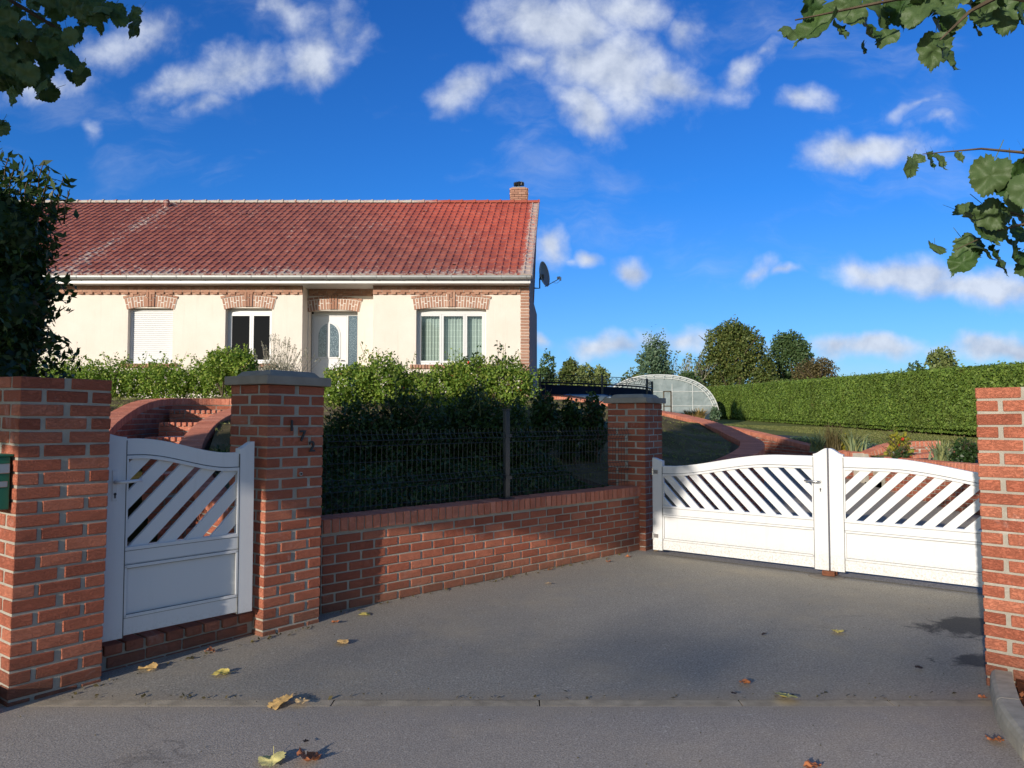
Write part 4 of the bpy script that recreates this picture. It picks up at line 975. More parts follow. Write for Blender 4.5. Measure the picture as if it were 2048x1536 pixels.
bk = [RT, RT - ux * 21, RT - ux * 21 + Vector((0, 6, -3.6)), RT + Vector((0, 6, -3.6))]; mb.prism([Vector(p) + Vector((0, 0, -.03)) for p in bk], (0, 0, -.06)); mb.build('roof_deck', 'roof_tile_joined', roof)
# verge tiles on the right edge
for r in range(22):
    mb = MB(); p = E0 + us * TL * r; mb.prism([p + un * .045, p + ux * .05 + un * .03, p + ux * .055 - un * .10, p + ux * .035 - un * .10, p + ux * .03 - un * .0, p - un * -.01], us * (TL + .02)); mb.build('verge_tile', 'roof_tile', roof)
# ridge tiles
rn = 46; rl = .413
for i in range(rn):
    mb = MB(); x1_ = RT.x + .06 - i * rl; q = []
    for (xx, rr) in ((x1_ - rl - .02, .078), (x1_ - .05, .088), (x1_ - .05, .105), (x1_, .105)):
        for k_ in range(9):
            t_ = math.pi * (-.08 + 1.16 * k_ / 8); q.append((xx, RT.y - rr * math.cos(t_), RT.z + .02 + rr * .95 * math.sin(t_)))
    mb.v = q
    for s_ in range(3):
        for k_ in range(8): mb.f.append((s_ * 9 + k_, s_ * 9 + k_ + 1, s_ * 9 + k_ + 10, s_ * 9 + k_ + 9))
    mb.f.append(tuple(range(27, 36))); mb.build('ridge_tile', 'ridge_tile', roof, smooth=False)
# vent slots and vent pipe
for (px, py) in ((290, 424), (294, 531), (487, 430), (850, 424), (910, 531)):
    tt = (ZZ(py, 18.5) - EZ) ; # walk up the slope until the sight line meets it
    d_ = raydir(px, py); o_ = camo.location; k_ = (E0 - o_).dot(un) / d_.dot(un); p = o_ + d_ * k_
    mb = MB(); mb.prism([p + un * .03 + ux * x_ + us * y_ for x_, y_ in ((-.07, 0), (.07, 0), (.07, .12), (-.07, .12))], un * .02); mb.build('vent_hood', 'roof_tile', roof)
    MB().prism([p + un * .012 + ux * x_ + us * y_ for x_, y_ in ((-.06, -.02), (.06, -.02), (.06, .004), (-.06, .004))], un * .03).build('vent_slot', 'dark_interior', roof)
d_ = raydir(333, 416); k_ = (E0 - camo.location).dot(un) / d_.dot(un); p = camo.location + d_ * k_
mb = MB(); mb.lathe(p, [(.075, -.06), (.075, .14), (.095, .14), (.095, .22), (.07, .25), (0, .26)], 14); mb.build('vent_pipe', 'roof_tile', roof, smooth=False)
# chimney
cY = RT.y + .35; cx0, cx1 = XX(1022.5, cY), XX(1053.5, cY); cz0, cz1 = RT.z - .45, ZZ(380, cY)
ch = rawlink('chimney', None, roof); cc = ((cx0 + cx1) / 2, cY); lst = []
mb = MB()
z = cz1 - .075; j = 0
while z > cz0:
    for (ax, s_) in (('x', -1), ('x', 1), ('y', -1), ('y', 1)):
        w = (cx1 - cx0); xx = -w / 2 - (.115 if j % 2 else 0)
        while xx < w / 2:
            a_, b_ = max(-w / 2 + (.0), xx), min(w / 2, xx + .219); xx += .231
            if b_ - a_ < .03: continue
            pr_ = .012 if j in (0, 2) else 0
            if ax == 'x': mb.span((cc[0] + a_, cc[1] + s_ * (w / 2 + pr_) - .04, z), (cc[0] + b_, cc[1] + s_ * (w / 2 + pr_) + .04, z + .062))
            else: mb.span((cc[0] + s_ * (w / 2 + pr_) - .04, cc[1] + a_, z), (cc[0] + s_ * (w / 2 + pr_) + .04, cc[1] + b_, z + .062))
    z -= .075; j += 1
mb.build('chimney_bricks', 'brick_house_joined', ch, kind='stuff')
MB().span((cx0 - .02, cY - .23, cz0 - .5), (cx1 + .02, cY + .23, cz1 - .02)).build('chimney_core', 'mortar_white', ch)
MB().span((cx0 + .03, cY - .2, cz1 - .02), (cx1 - .03, cY + .2, cz1 + .05)).build('chimney_cap', 'cap_stone', ch, bevel=.02)
cw = rawlink('chimney_cowl', None, ch)
cw = MB(); zc = cz1 + .04
cw.lathe((cc[0], cc[1], zc), [(.085, 0), (.05, .05), (.02, .10), (.02, .12)], 12).build('cowl_base', 'zinc', ch)
bpy.data.objects.remove(bpy.data.objects['chimney_cowl'])
mb = MB(); mb.lathe((cc[0], cc[1], zc + .10), [(.0, 0), (.13, .02), (.175, .07), (.13, .10), (.10, .11), (0, .13)], 10)
for i in range(12): a_ = 2 * math.pi * i / 12; mb.box((cc[0] + .15 * math.cos(a_), cc[1] + .15 * math.sin(a_), zc + .15), (.05, .008, .11), a_ + .6)
mb.build('cowl', 'black_metal', ch)

# satellite dish on the side wall
dp = Vector((XX(1090, 23.5), 23.5, ZZ(548, 23.5)))
dish = thing('satellite_dish', 'grey satellite dish on the side wall below the roof verge', 'satellite dish', dp)
dn = Vector((.90, -.42, .14)).normalized(); dx = dn.cross(Vector((0, 0, 1))).normalized(); dyv = dx.cross(dn).normalized()
mb = MB(); R_ = .40
rr = [(r, .13 * (r / R_) ** 2) for r in (0, .1, .2, .3, .37, .40)]
for sgn, off in ((1, 0), (-1, -.012)):
    b0 = len(mb.v)
    for r, d_ in rr:
        for k_ in range(32): t_ = 2 * math.pi * k_ / 32; mb.v.append(tuple(dx * r * .93 * math.cos(t_) + dyv * r * math.sin(t_) + dn * (d_ - .13 + off)))
    for i in range(5):
        for k_ in range(32): mb.f.append((b0 + i * 32 + k_, b0 + i * 32 + (k_ + 1) % 32, b0 + i * 32 + 32 + (k_ + 1) % 32, b0 + i * 32 + 32 + k_))
mb.build('dish', 'dish_grey', dish, smooth=True)
mb = MB(); mb.tube([tuple(dx * .93 * R_ * math.cos(2 * math.pi * k_ / 32) + dyv * R_ * math.sin(2 * math.pi * k_ / 32)) for k_ in range(33)], .010, 6); mb.build('rim', 'white_pvc', dish)
foc = dn * .50 - dyv * .22
mb = MB(); mb.tube([-dyv * .40 - dn * .05, foc * .9 - dyv * .06], .012, 6); mb.build('arm', 'satin_metal', dish)
mb = MB(); mb.tube([foc, foc - dn * .10], [.035, .045], 12); mb.box(foc + Vector((0, 0, -.05)), (.06, .05, .10)); mb.build('receiver', 'white_pvc', dish)
mb = MB(); mb.tube([foc + Vector((0, 0, -.1)), foc * .8 + Vector((0, 0, -.2)), foc * .6 + Vector((0, 0, -.22)), foc * .45 - dyv * .2], .006, 5); mb.build('cable', 'white_pvc', dish)
mb = MB(); mb.tube([(-.02, 0, -.1), (-.16, .02, -.14), (-.16, .02, -.45), (-.32, .0, -.45)], .022, 8); mb.box((-.10, 0, -.1), (.14, .1, .16)); mb.build('bracket', 'black_metal', dish)

# ------------------------------------------------------------------ foliage
def lens_pts(n, fn): return np.array([fn() for _ in range(n)])
def inner(mb, c, r, k_=.8):
    me = MB(); me.lathe((c[0], c[1], c[2]), [(0, -r[2] * k_)] + [(math.cos(a) * 1.0, math.sin(a) * r[2] * k_) for a in np.linspace(-1.3, 1.3, 7)] + [(0, r[2] * k_)], 14)
    for v in me.v:
        mb.v.append((c[0] + (v[0] - c[0]) * r[0] * k_, c[1] + (v[1] - c[1]) * r[1] * k_, v[2]))
    b0 = len(mb.v) - len(me.v); mb.f += [tuple(i + b0 for i in f_) for f_ in me.f]
def shrub(name, label, cat, clumps, mat, n, size, base, stems=6, group=None, up=.4, core=True, extra=None, shell=.5, aspect=.6, droop=0):
    t = thing(name, label, cat, base, 0, group); O = np.array(base); tot = sum(r[0] * r[1] + r[0] * r[2] for _, r in clumps); P_ = []
    for i, (c, r) in enumerate(clumps):
        q, d_ = blob_points(int(n * (r[0] * r[1] + r[0] * r[2]) / tot) + 5, np.array(c) - O, r, shell, .28, seed=i + len(name)); P_.append(q)
    leaf_cloud('foliage', np.vstack(P_), size, mat, t, aspect, up, droop=droop)
    mb = MB()
    for i in range(stems):
        c, r = clumps[i % len(clumps)]; c = np.array(c) - O; a = Vector((c[0] + random.uniform(-.3, .3) * r[0], c[1] + random.uniform(-.3, .3) * r[1], random.uniform(-.05, 0)))
        b = Vector((c[0] + random.uniform(-.8, .8) * r[0], c[1] + random.uniform(-.6, .6) * r[1], c[2] + random.uniform(.1, .8) * r[2])); m_ = a.lerp(b, .5) + Vector((random.uniform(-.06, .06), random.uniform(-.06, .06), 0))
        mb.tube([a, m_, b], [.012, .009, .004], 5)
        for _ in range(4): e_ = m_.lerp(b, random.random()) ; mb.tube([e_, e_ + Vector((random.uniform(-.25, .25), random.uniform(-.2, .2), random.uniform(.05, .25)))], [.005, .002], 4)
    mb.build('stems', 'bark', t)
    return t
def hg(x, y): return hmound(x, y)
# rose hedge in front of the house (upper part catches the sun)
def rose(label, px0, px1, Y, ytop, ybot, n, dens=1., size=.045, mat='leaf_rose', group='rose bushes before the house', stems=10, name='rose_bush', flowers=0, cat='bush', stem_gap=.3):
    xa, xb = XX(px0, Y), XX(px1, Y); zt, zb = ZZ(ytop, Y), ZZ(ybot, Y); w = xb - xa; cl = []
    k_ = max(2, int(w / .38))
    for i in range(k_):
        cx = xa + w * (i + .5) / k_; top = zt - random.uniform(0, .16) * (zt - zb); cl.append(((cx, Y + random.uniform(-.15, .15), (top + zb + stem_gap * (zt - zb)) / 2), (w / k_ * .78, .34, (top - zb - stem_gap * (zt - zb)) / 2 * 1.05)))
    base = ((xa + xb) / 2, Y, hg((xa + xb) / 2, Y)); t = shrub(name, label, cat, cl, mat, n, size, base, stems, group)
    # loose upright shoots
    O = np.array(base); pts = []; mb = MB()
    for i in range(int(w * 9)):
        x = random.uniform(xa, xb); z0 = zt - random.uniform(.05, .3) * (zt - zb); h = random.uniform(.1, .32); dx_ = random.uniform(-.12, .12)
        p0 = Vector((x - O[0], random.uniform(-.25, .25), z0 - O[2])); p1_ = p0 + Vector((dx_, 0, h)); mb.tube([p0, p1_], [.004, .002], 4)
        for q in range(9): pts.append(tuple(p0.lerp(p1_, q / 8) + Vector((random.uniform(-.03, .03), random.uniform(-.03, .03), 0))))
    mb.build('shoots', 'twig', t, kind='stuff'); leaf_cloud('shoot_leaves', pts, size, mat, t, .6, .3)
    if flowers:
        pts = [(random.uniform(xa, xb) - O[0], -.36 + random.uniform(-.05, .05), random.uniform(zb + .4 * (zt - zb), zt) - O[2]) for _ in range(flowers)]; leaf_cloud('blossom', pts, .045, 'flower_red', t, .9, 0)
    return t
rose('broad rose bush right of the stone-capped pillar, yellow-green on top', 662, 800, 10.4, 712, 862, 9000, flowers=2)
rose('middle rose bush below the large curtained window', 785, 925, 10.5, 724, 862, 9000, flowers=4)
rose('rose bush with red hips nearest the corner of the house', 905, 1050, 10.4, 710, 862, 10000, flowers=9)
# dark twigs of a taller rose in front of the last window
def tall_twigs():
    Y = 10.2; base = (XX(955, Y), Y, hg(XX(955, Y), Y)); t = thing('rose_bush', 'thin dark-leaved rose shoots reaching up in front of the curtained window', 'bush', base); O = Vector(base); mb = MB(); pts = []
    for (px, py, bx) in ((930, 715, 960), (955, 700, 965), (1000, 682, 985), (1010, 690, 985), (985, 715, 975), (1005, 730, 990), (905, 735, 950), (940, 728, 955), (975, 738, 970)):
        a = P(bx, 850, Y) - O; b = P(px, py, Y) - O; m_ = a.lerp(b, .6) + Vector((random.uniform(-.1, .1), .05, 0)); mb.tube([a, m_, b], [.007, .005, .002], 5)
        for q in range(26): s_ = random.random() ** .6; c_ = (m_.lerp(b, s_) if random.random() < .75 else a.lerp(m_, .5 + s_ / 2)); pts.append(tuple(c_ + Vector((random.gauss(0, .035), random.gauss(0, .035), random.gauss(0, .03)))))
    mb.build('stems', 'bark', t); leaf_cloud('foliage', pts, .055, 'leaf_dark', t, .55, .2)
tall_twigs()
# shaded evergreen bushes behind the wire fence
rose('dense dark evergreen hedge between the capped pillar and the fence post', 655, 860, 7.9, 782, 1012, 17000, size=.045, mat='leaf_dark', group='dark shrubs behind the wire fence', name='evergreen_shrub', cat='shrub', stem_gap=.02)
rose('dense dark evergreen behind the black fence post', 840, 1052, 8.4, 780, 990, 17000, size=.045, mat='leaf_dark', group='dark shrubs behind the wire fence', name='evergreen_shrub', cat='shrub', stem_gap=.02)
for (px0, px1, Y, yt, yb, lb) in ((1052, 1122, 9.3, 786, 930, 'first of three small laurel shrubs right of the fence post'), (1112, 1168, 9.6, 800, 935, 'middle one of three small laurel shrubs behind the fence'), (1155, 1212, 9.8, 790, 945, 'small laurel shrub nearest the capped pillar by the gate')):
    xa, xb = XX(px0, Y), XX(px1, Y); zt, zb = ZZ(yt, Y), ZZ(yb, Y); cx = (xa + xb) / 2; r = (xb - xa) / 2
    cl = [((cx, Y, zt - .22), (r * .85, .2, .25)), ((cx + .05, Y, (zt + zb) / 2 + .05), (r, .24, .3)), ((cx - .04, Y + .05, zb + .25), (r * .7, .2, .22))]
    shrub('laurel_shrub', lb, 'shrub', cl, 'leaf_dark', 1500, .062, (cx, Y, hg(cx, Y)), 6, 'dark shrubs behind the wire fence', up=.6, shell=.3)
# sunlit low hedge left, below the shuttered window
def lowhedge():
    Y = 14.1; x0, x1 = XX(60, Y), XX(478, Y); zt, zb = ZZ(722, Y), ZZ(800, Y); cl = []; k_ = 13
    for i in range(k_): cl.append(((x0 + (x1 - x0) * (i + .5) / k_, Y + random.uniform(-.1, .1), (zt + zb) / 2 - random.uniform(0, .08)), ((x1 - x0) / k_ * .75, .45, (zt - zb) / 2 * random.uniform(.9, 1.12))))
    t = shrub('rose_hedge', 'low bright green rose hedge below the shuttered window', 'hedge', cl, 'leaf_rose', 26000, .05, ((x0 + x1) / 2, Y, zb), 20, shell=.35)
    O = Vector(((x0 + x1) / 2, Y, zb)); pts = []; mb = MB()
    for i in range(46):
        x = random.uniform(x0, x1); p0 = Vector((x, Y + random.uniform(-.2, .2), zt - .1)) - O; p1_ = p0 + Vector((random.uniform(-.15, .15), 0, random.uniform(.1, .30))); mb.tube([p0, p1_], [.004, .002], 4)
        for q in range(12): pts.append(tuple(p0.lerp(p1_, q / 11) + Vector((random.gauss(0, .03), random.gauss(0, .03), random.gauss(0, .02)))))
    mb.build('shoots', 'twig', t, kind='stuff'); leaf_cloud('shoot_leaves', pts, .055, 'leaf_rose', t, .6, .2)
lowhedge()
rose('rounded yellow-green bush in front of the dark two-pane window', 428, 505, 13.6, 694, 800, 5200, size=.055, mat='leaf_rose', group='rose bushes before the house')
def lavender():
    Y = 15.0; a, b = XX(498, Y), XX(606, Y); zb = ZZ(745, Y); base = ((a + b) / 2, Y, hg((a + b) / 2, Y)); t = thing('lavender_bush', 'dried grey lavender with tall seed stalks left of the front door', 'bush', base); O = Vector(base); pts = []; mb = MB(); tip = []
    cl, d_ = blob_points(3200, (0, 0, zb - O.z - .1), ((b - a) / 2, .4, .38), .3, .2); leaf_cloud('foliage', cl, .06, 'leaf_lavender', t, .22, 0, nrm=rng.normal(size=(3200, 3)) * [1, 1, .2], spread=.1)
    for i in range(110):
        x = random.gauss(.05, .26) * (b - a); h = random.uniform(.25, .72) * (1.15 - abs(x) / (b - a)); p0 = Vector((x, random.uniform(-.2, .2), zb - O.z)); p1_ = p0 + Vector((x * .35 + random.uniform(-.12, .12), 0, h)); mb.tube([p0, p1_], [.004, .002], 3)
        for q in range(7): tip.append(tuple(p0.lerp(p1_, 1 - q * .03) + Vector((random.gauss(0, .008), 0, 0))))
    mb.build('stalks', 'pale_bark', t); leaf_cloud('seed_heads', tip, .035, 'leaf_lavender', t, .5)
lavender()

# tall clipped hedge on the right
def big_hedge():
    t = thing('hedge', 'tall clipped evergreen hedge along the right side of the lawn', 'hedge', (14, 17, .7)); O = np.array((14, 17, .7))
    zt = lambda y: np.interp(y, [12, 22.7, 56], [2.62, 2.98, 3.62]); zbb = lambda y: np.interp(y, [12, 22.7, 56], [.70, .84, 1.37])
    n = 105000; u_ = rng.random(n); y = 14 + (56 - 14) * u_ ** 1.35; v_ = rng.random(n); z = zbb(y) + .10 + v_ * (zt(y) - zbb(y) - .10)
    bump_ = np.array([mnoise.noise(Vector((0, a * .9, b * 1.1))) * .10 + mnoise.noise(Vector((3, a * 3., b * 3.))) * .05 for a, b in zip(y, z)])
    x = 14 + bump_ - rng.random(n) * .10 + .12 * (v_ < .07)
    f_ = np.stack([x, y, z], 1); nr = np.tile([-1., 0, .25], (n, 1))
    m_ = 18000; yt = 14 + 42 * rng.random(m_) ** 1.35; top = np.stack([14 + rng.random(m_) * 1.3, yt, zt(yt) + rng.normal(size=m_) * .035], 1)
    leaf_cloud('foliage', np.vstack([f_, top]) - O, .105, 'leaf_hedge', t, .5, nrm=np.vstack([nr, np.tile([0, 0, 1.], (m_, 1))]), spread=.48)
    mb = MB(); ys = np.linspace(14, 56, 22)
    for yy in ys: mb.v += [(14.13 - O[0], yy - O[1], zbb(yy) - .1 + .25 - O[2]), (14.10 - O[0], yy - O[1], zt(yy) - .05 - O[2]), (15.3 - O[0], yy - O[1], zt(yy) - .05 - O[2]), (15.3 - O[0], yy - O[1], zbb(yy) - O[2])]
    for i in range(21):
        for k_ in range(4): mb.f.append((i * 4 + k_, i * 4 + (k_ + 1) % 4, i * 4 + 4 + (k_ + 1) % 4, i * 4 + 4 + k_))
    mb.f.append((0, 1, 2, 3)); mb.build('inner_twigs', 'leaf_hedge', t)
    mb = MB()
    for i in range(150): yy = random.uniform(15, 54); mb.tube([(14.15 - O[0] + random.uniform(-.1, .1), yy - O[1], zbb(yy) - .05 - O[2]), (14.2 - O[0], yy + random.uniform(-.1, .1) - O[1], zbb(yy) + .5 - O[2])], .02, 5)
    mb.build('stems', 'bark', t)
big_hedge()
def hedge_shoots():
    t = bpy.data.objects['hedge']; O = Vector(t.location); mb = MB(); pts = []
    for i in range(260):
        y = 15 + 40 * random.random() ** 1.3; zt = np.interp(y, [12, 22.7, 56], [2.62, 2.98, 3.62]); side = random.random() < .35
        p0 = Vector((14.0, y, random.uniform(1.2, zt))) - O if side else Vector((14 + random.random() * .6, y, zt - .05)) - O; d_ = Vector((-random.uniform(.04, .12), random.uniform(-.06, .06), .05)) if side else Vector((random.uniform(-.08, .03), random.uniform(-.08, .08), random.uniform(.08, .22)))
        mb.tube([p0, p0 + d_], [.006, .003], 3)
        for q in range(7): pts.append(tuple(p0 + d_ * (q / 6) + Vector((random.gauss(0, .03), random.gauss(0, .03), random.gauss(0, .02)))))
    mb.build('shoots', 'twig', t, kind='stuff'); leaf_cloud('shoot_leaves', pts, .09, 'leaf_hedge', t, .5)
hedge_shoots()

# greenhouse
def greenhouse():
    Y = 47.0; zb = 1.34; c = XX(1318, Y); R_ = XX(1437, Y) - c; H = ZZ(750, Y) - zb
    t = thing('greenhouse', 'low rounded plastic-film greenhouse with a wooden door', 'greenhouse', (c, Y, zb)); n = 30
    ex = 1.0
    arc = [(-R_ * math.copysign(abs(math.cos(math.pi * i / n)) ** .85, math.cos(math.pi * i / n)), H * math.sin(math.pi * i / n) ** .85 if 0 < i < n else 0) for i in range(n + 1)]
    mb = MB(); mb.add([(x, 0, z) for x, z in arc], [tuple(range(n + 1))]); mb.build('front_film', 'greenhouse_film', t)
    mb = MB()
    for x, z in arc: mb.v += [(x, 0, z), (x, 14, z)]
    for i in range(n): mb.f.append((2 * i, 2 * i + 1, 2 * i + 3, 2 * i + 2))
    mb.build('roof_film', 'greenhouse_film', t, smooth=True)
    mb = MB()
    for j in range(3):
        q = [(x * (1.0 - .035 * j), -.03 - .01 * j, z * (1 - .035 * j)) for x, z in arc]; mb.tube(q, .045 if j == 0 else .03, 5)
    mb.build('edge_fold', 'film_edge', t)
    mb = MB()
    for i in range(26):
        a = math.pi * (i + .5) / 26; x_, z_ = -R_ * math.copysign(abs(math.cos(a)) ** .85, math.cos(a)), H * math.sin(a) ** .85; mb.tube([(x_ * .99, -.04, z_ * .99), (x_ * .90, -.02, z_ * .90)], [.09, .03], 4)
    mb.build('film_pleats', 'greenhouse_film', t)
    mb = MB()
    for x in (XX(1344, Y) - c, XX(1385, Y) - c, XX(1255, Y) - c): mb.tube([(x, -.02, 0), (x, -.02, H * .8)], .02, 5)
    for z in (.85, 1.75): mb.tube([(-R_ * .9, -.02, z), (R_ * (.97 if z < 1 else .86), -.02, z)], .018, 5)
    mb.build('film_battens', 'film_edge', t)
    x0_, x1_ = XX(1326, Y) - c, XX(1342, Y) - c; z1 = ZZ(782, Y) - zb
    mb = MB(); mb.span((x0_, -.08, 0), (x0_ + .06, -.03, z1)); mb.span((x1_ - .06, -.08, 0), (x1_, -.03, z1)); mb.span((x0_, -.08, z1 - .06), (x1_, -.03, z1)); mb.span((x0_, -.08, z1 * .45), (x1_, -.03, z1 * .45 + .06)); mb.build('door_frame', 'bark', t)
    MB().span((x0_ + .06, -.06, .05), (x1_ - .06, -.04, z1 - .06)).build('door', 'greenhouse_film', t)
    return Y
greenhouse()

# black railing with navy screening
def railing():
    pts = [(.95, 25.5), (2.2, 25.6), (3.15, 25.9), (4.0, 26.3), (4.7, 26.9), (5.15, 27.7), (5.3, 28.4)]
    t = thing('railing', 'black scrolled iron railing with dark blue screening beside the house', 'railing', (.95, 25.5, 0)); O = Vector((.95, 25.5, 0))
    at, Ln = resample([(x, y, 0) for x, y in pts], .1)
    zt = lambda s_: np.interp(s_ / Ln, [0, .3, .6, .85, 1], [2.93, 2.88, 2.84, 2.80, 2.72]); m_ = 60
    def rail(off, r):
        mb = MB(); mb.tube([at(i / m_ * Ln) - O + Vector((0, 0, zt(i / m_ * Ln) + off)) for i in range(m_ + 1)], r, 5); mb.build('rail', 'black_metal', t)
    rail(0, .012); rail(-.20, .012); rail(-.27, .03); rail(-1.15, .03)
    mb = MB()
    for i in range(m_ + 1): p = at(i / m_ * Ln) - O; z_ = zt(i / m_ * Ln); mb.v += [(p.x, p.y + .04, z_ - .34), (p.x, p.y + .04, z_ - 1.35), (p.x, p.y + .05, z_ - 1.35), (p.x, p.y + .05, z_ - .34)]
    for i in range(m_):
        for k_ in range(4): mb.f.append((i * 4 + k_, i * 4 + (k_ + 1) % 4, i * 4 + 4 + (k_ + 1) % 4, i * 4 + 4 + k_))
    mb.build('screening', 'navy_cloth', t)
    for px in (1075.5, 1205, 1294, 1323):
        best = min(range(201), key=lambda i: abs(1024 + F * at(i / 200 * Ln).x / at(i / 200 * Ln).y - px)); s_ = best / 200 * Ln; p = at(s_) - O
        MB().span((p.x - .035, p.y - .035, .9), (p.x + .035, p.y + .035, zt(s_) + (.06 if px > 1100 else 0))).build('post', 'black_metal', t)
    mb = MB(); nsc = 16
    for i in range(nsc):
        s0 = (i + .5) / nsc * Ln; d_ = (at(s0 + .05) - at(s0 - .05)).normalized(); p = at(s0) - O; zc = zt(s0) - .10
        for sg in (-1, 1):
            q = []
            for k_ in range(15):
                a = k_ / 14 * math.pi * 2.6; r = .075 * (1 - k_ / 20); q.append(p + d_ * (sg * (.07 + r * math.cos(a))) + Vector((0, 0, zc + r * math.sin(a))))
            mb.tube(q, .006, 4)
            mb.tube([p + d_ * sg * .16 + Vector((0, 0, zc - .09)), p + d_ * sg * .30 + Vector((0, 0, zc + .09))], .006, 4)
    mb.build('scrollwork', 'black_metal', t)
    for s_ in np.linspace(.2, Ln - .1, 26): p = at(s_) - O; MB().span((p.x - .012, p.y - .02, zt(s_) - .345), (p.x + .012, p.y + .03, zt(s_) - .30)).build('clip', 'black_metal', t)
    return at, Ln
railing()
wall('garden_wall', 'sunlit brick coping under the blue screening at the house corner', 'wall', [(.9, 22.6, 2.14), (1.6, 22.6, 2.13), (2.3, 22.7, 2.03), (3.0, 22.9, 1.86)], .3, lambda x, y: 1.0, (-1,), .34, 40)

# parked car on the driveway behind the bank, only its roof and tail lamp in sight
def car():
    t = thing('parked_car', 'silvery blue parked car whose roof just shows above the bank, left of the capped pillar', 'car', (2.75, 24.0, hdrive(3, 24) + .02), math.radians(4))
    body = [(-1.9, .25), (1.95, .25), (2.0, .62), (1.85, .82), (1.0, .90), (-1.7, .92), (-1.95, .75)]
    MB().prism([(x, -.82, z) for x, z in body], (0, 1.64, 0)).build('body', 'car_paint', t, bevel=.06, seg=2)
    cab = [(-1.65, .90), (1.05, .90), (.45, 1.30), (.1, 1.40), (-1.1, 1.40), (-1.5, 1.30)]
    MB().prism([(x, -.72, z) for x, z in cab], (0, 1.44, 0)).build('cabin_glass', 'car_glass', t, bevel=.05, seg=2)
    MB().prism([(x, -.70, z) for x, z in [(.35, 1.37), (.05, 1.43), (-1.1, 1.43), (-1.48, 1.36)]], (0, 1.40, 0)).build('roof', 'car_paint', t, bevel=.02)
    for x in (-1.25, 1.25):
        for y in (-.80, .80):
            w = rawlink('wheel', None, t); w.location = (x, y, .30); MB().tube([(0, -.10, 0), (0, .10, 0)], .30, 20).build('tyre', 'tyre_rubber', w); MB().tube([(0, -.105, 0), (0, .105, 0)], .18, 14).build('rim', 'satin_metal', w)
    for x in (-1.55,): MB().span((x - .06, -.75, 1.22), (x + .02, .75, 1.27)).build('brake_light', 'lamp_orange', t)
    for y in (-.62, .62): MB().span((1.90, y - .14, .62), (2.0, y + .14, .76)).build('headlight', 'car_glass', t); MB().span((-1.97, y - .12, .62), (-1.88, y + .12, .8)).build('tail_light', 'lamp_orange', t)
car()

# ------------------------------------------------------------------ distant trees
def far_tree(name, label, mat, px0, px1, ytop, Y, n, size, clumps=None, trunk='bark', zbase=1.3, lump=.3, group='trees beyond the garden'):
    xa, xb = XX(px0, Y), XX(px1, Y); zt = ZZ(ytop, Y); cx = (xa + xb) / 2; w = xb - xa; base = (cx, Y, zbase)
    t = thing(name, label, 'tree', base, 0, group); H = zt - zbase; P_ = []
    if clumps is None:
        clumps = [(a_ + random.uniform(-.06, .06), h_ + random.uniform(-.04, .03), r_ * random.uniform(.85, 1.1)) for a_, h_, r_ in ((0, .90, .24), (-.28, .76, .30), (.26, .74, .30), (-.50, .56, .28), (.52, .54, .28), (0, .60, .38), (-.62, .34, .28), (.62, .34, .28), (0, .32, .5), (-.5, .12, .36), (.5, .12, .36), (0, .1, .4), (-.12, .84, .2), (.16, .86, .2))]
    tot = sum(c_[2] ** 2 for c_ in clumps)
    for i, c_ in enumerate(clumps):
        r = max(c_[2] * w * .5 * 1.25, H * .13); rz_ = min(r * 1.15, H * .28) * (c_[3] if len(c_) > 3 else 1.)
        cz = min(c_[1] * H, H - rz_ * .95); q, d_ = blob_points(int(n * c_[2] ** 2 / tot) + 5, (c_[0] * w * .5, random.uniform(-.25, .25) * w * .5, cz), (r, r, rz_), .55, lump, seed=i + px0); P_.append(q)
    leaf_cloud('crown', np.vstack(P_), size * .85, mat, t, .75, .3)
    mb = MB(); mb.tube([(0, 0, -.5), (.05 * w, 0, H * .3), (0, 0, H * .8)], [.035 * w, .025 * w, .006 * w], 8)
    for i in range(14): a_ = random.uniform(.12, .6) * H; an = random.uniform(0, 6.28); l_ = w * random.uniform(.25, .42); mb.tube([(0, 0, a_), (math.cos(an) * l_ * .5, math.sin(an) * l_ * .5, a_ + l_ * .35), (math.cos(an) * l_, math.sin(an) * l_, a_ + l_ * .8)], [.014 * w, .009 * w, .002 * w], 5)
    mb.build('trunk', trunk, t); return t
far_tree('round_tree', 'large round olive-brown tree right of the bare trees', 'leaf_tree_autumn', 1380, 1560, 644, 88, 52000, .30)
far_tree('dark_tree', 'dark green tree right of the large round tree', 'leaf_tree_dark', 1514, 1648, 664, 95, 26000, .32)
far_tree('poplar_tree', 'blue-green poplar left of the bare trees, behind the greenhouse', 'leaf_tree_poplar', 1258, 1360, 660, 85, 17000, .28, [(0, .9, .16, 1.8), (.15, .75, .3), (-.25, .62, .34), (.3, .5, .38), (-.5, .35, .34), (.1, .25, .5), (-.7, .18, .26), (.55, .2, .34)], lump=.5)
far_tree('brown_bush', 'low brown-leaved tree between the dark tree and the hedge', 'leaf_brown', 1572, 1704, 716, 80, 15000, .24)
far_tree('field_tree', 'dark conical tree just right of the house corner', 'leaf_tree_dark', 1058, 1132, 706, 100, 6500, .42, [(0, .85, .3, 1.5), (-.2, .6, .5), (.25, .4, .6), (0, .2, .8)])
far_tree('field_tree', 'olive tree above the scrolled railing, second from the house', 'leaf_tree_autumn', 1105, 1176, 718, 98, 6500, .42)
far_tree('field_tree', 'pale yellow-green tree above the railing', 'leaf_tree_pale', 1148, 1196, 729, 96, 4500, .38)
far_tree('field_tree', 'small pale tree left of the greenhouse, right of the railing post', 'leaf_tree_pale', 1176, 1226, 732, 96, 4500, .38)
far_tree('field_tree', 'light green tree showing over the tall hedge on the right', 'leaf_tree_pale', 1842, 1932, 696, 90, 6500, .42)
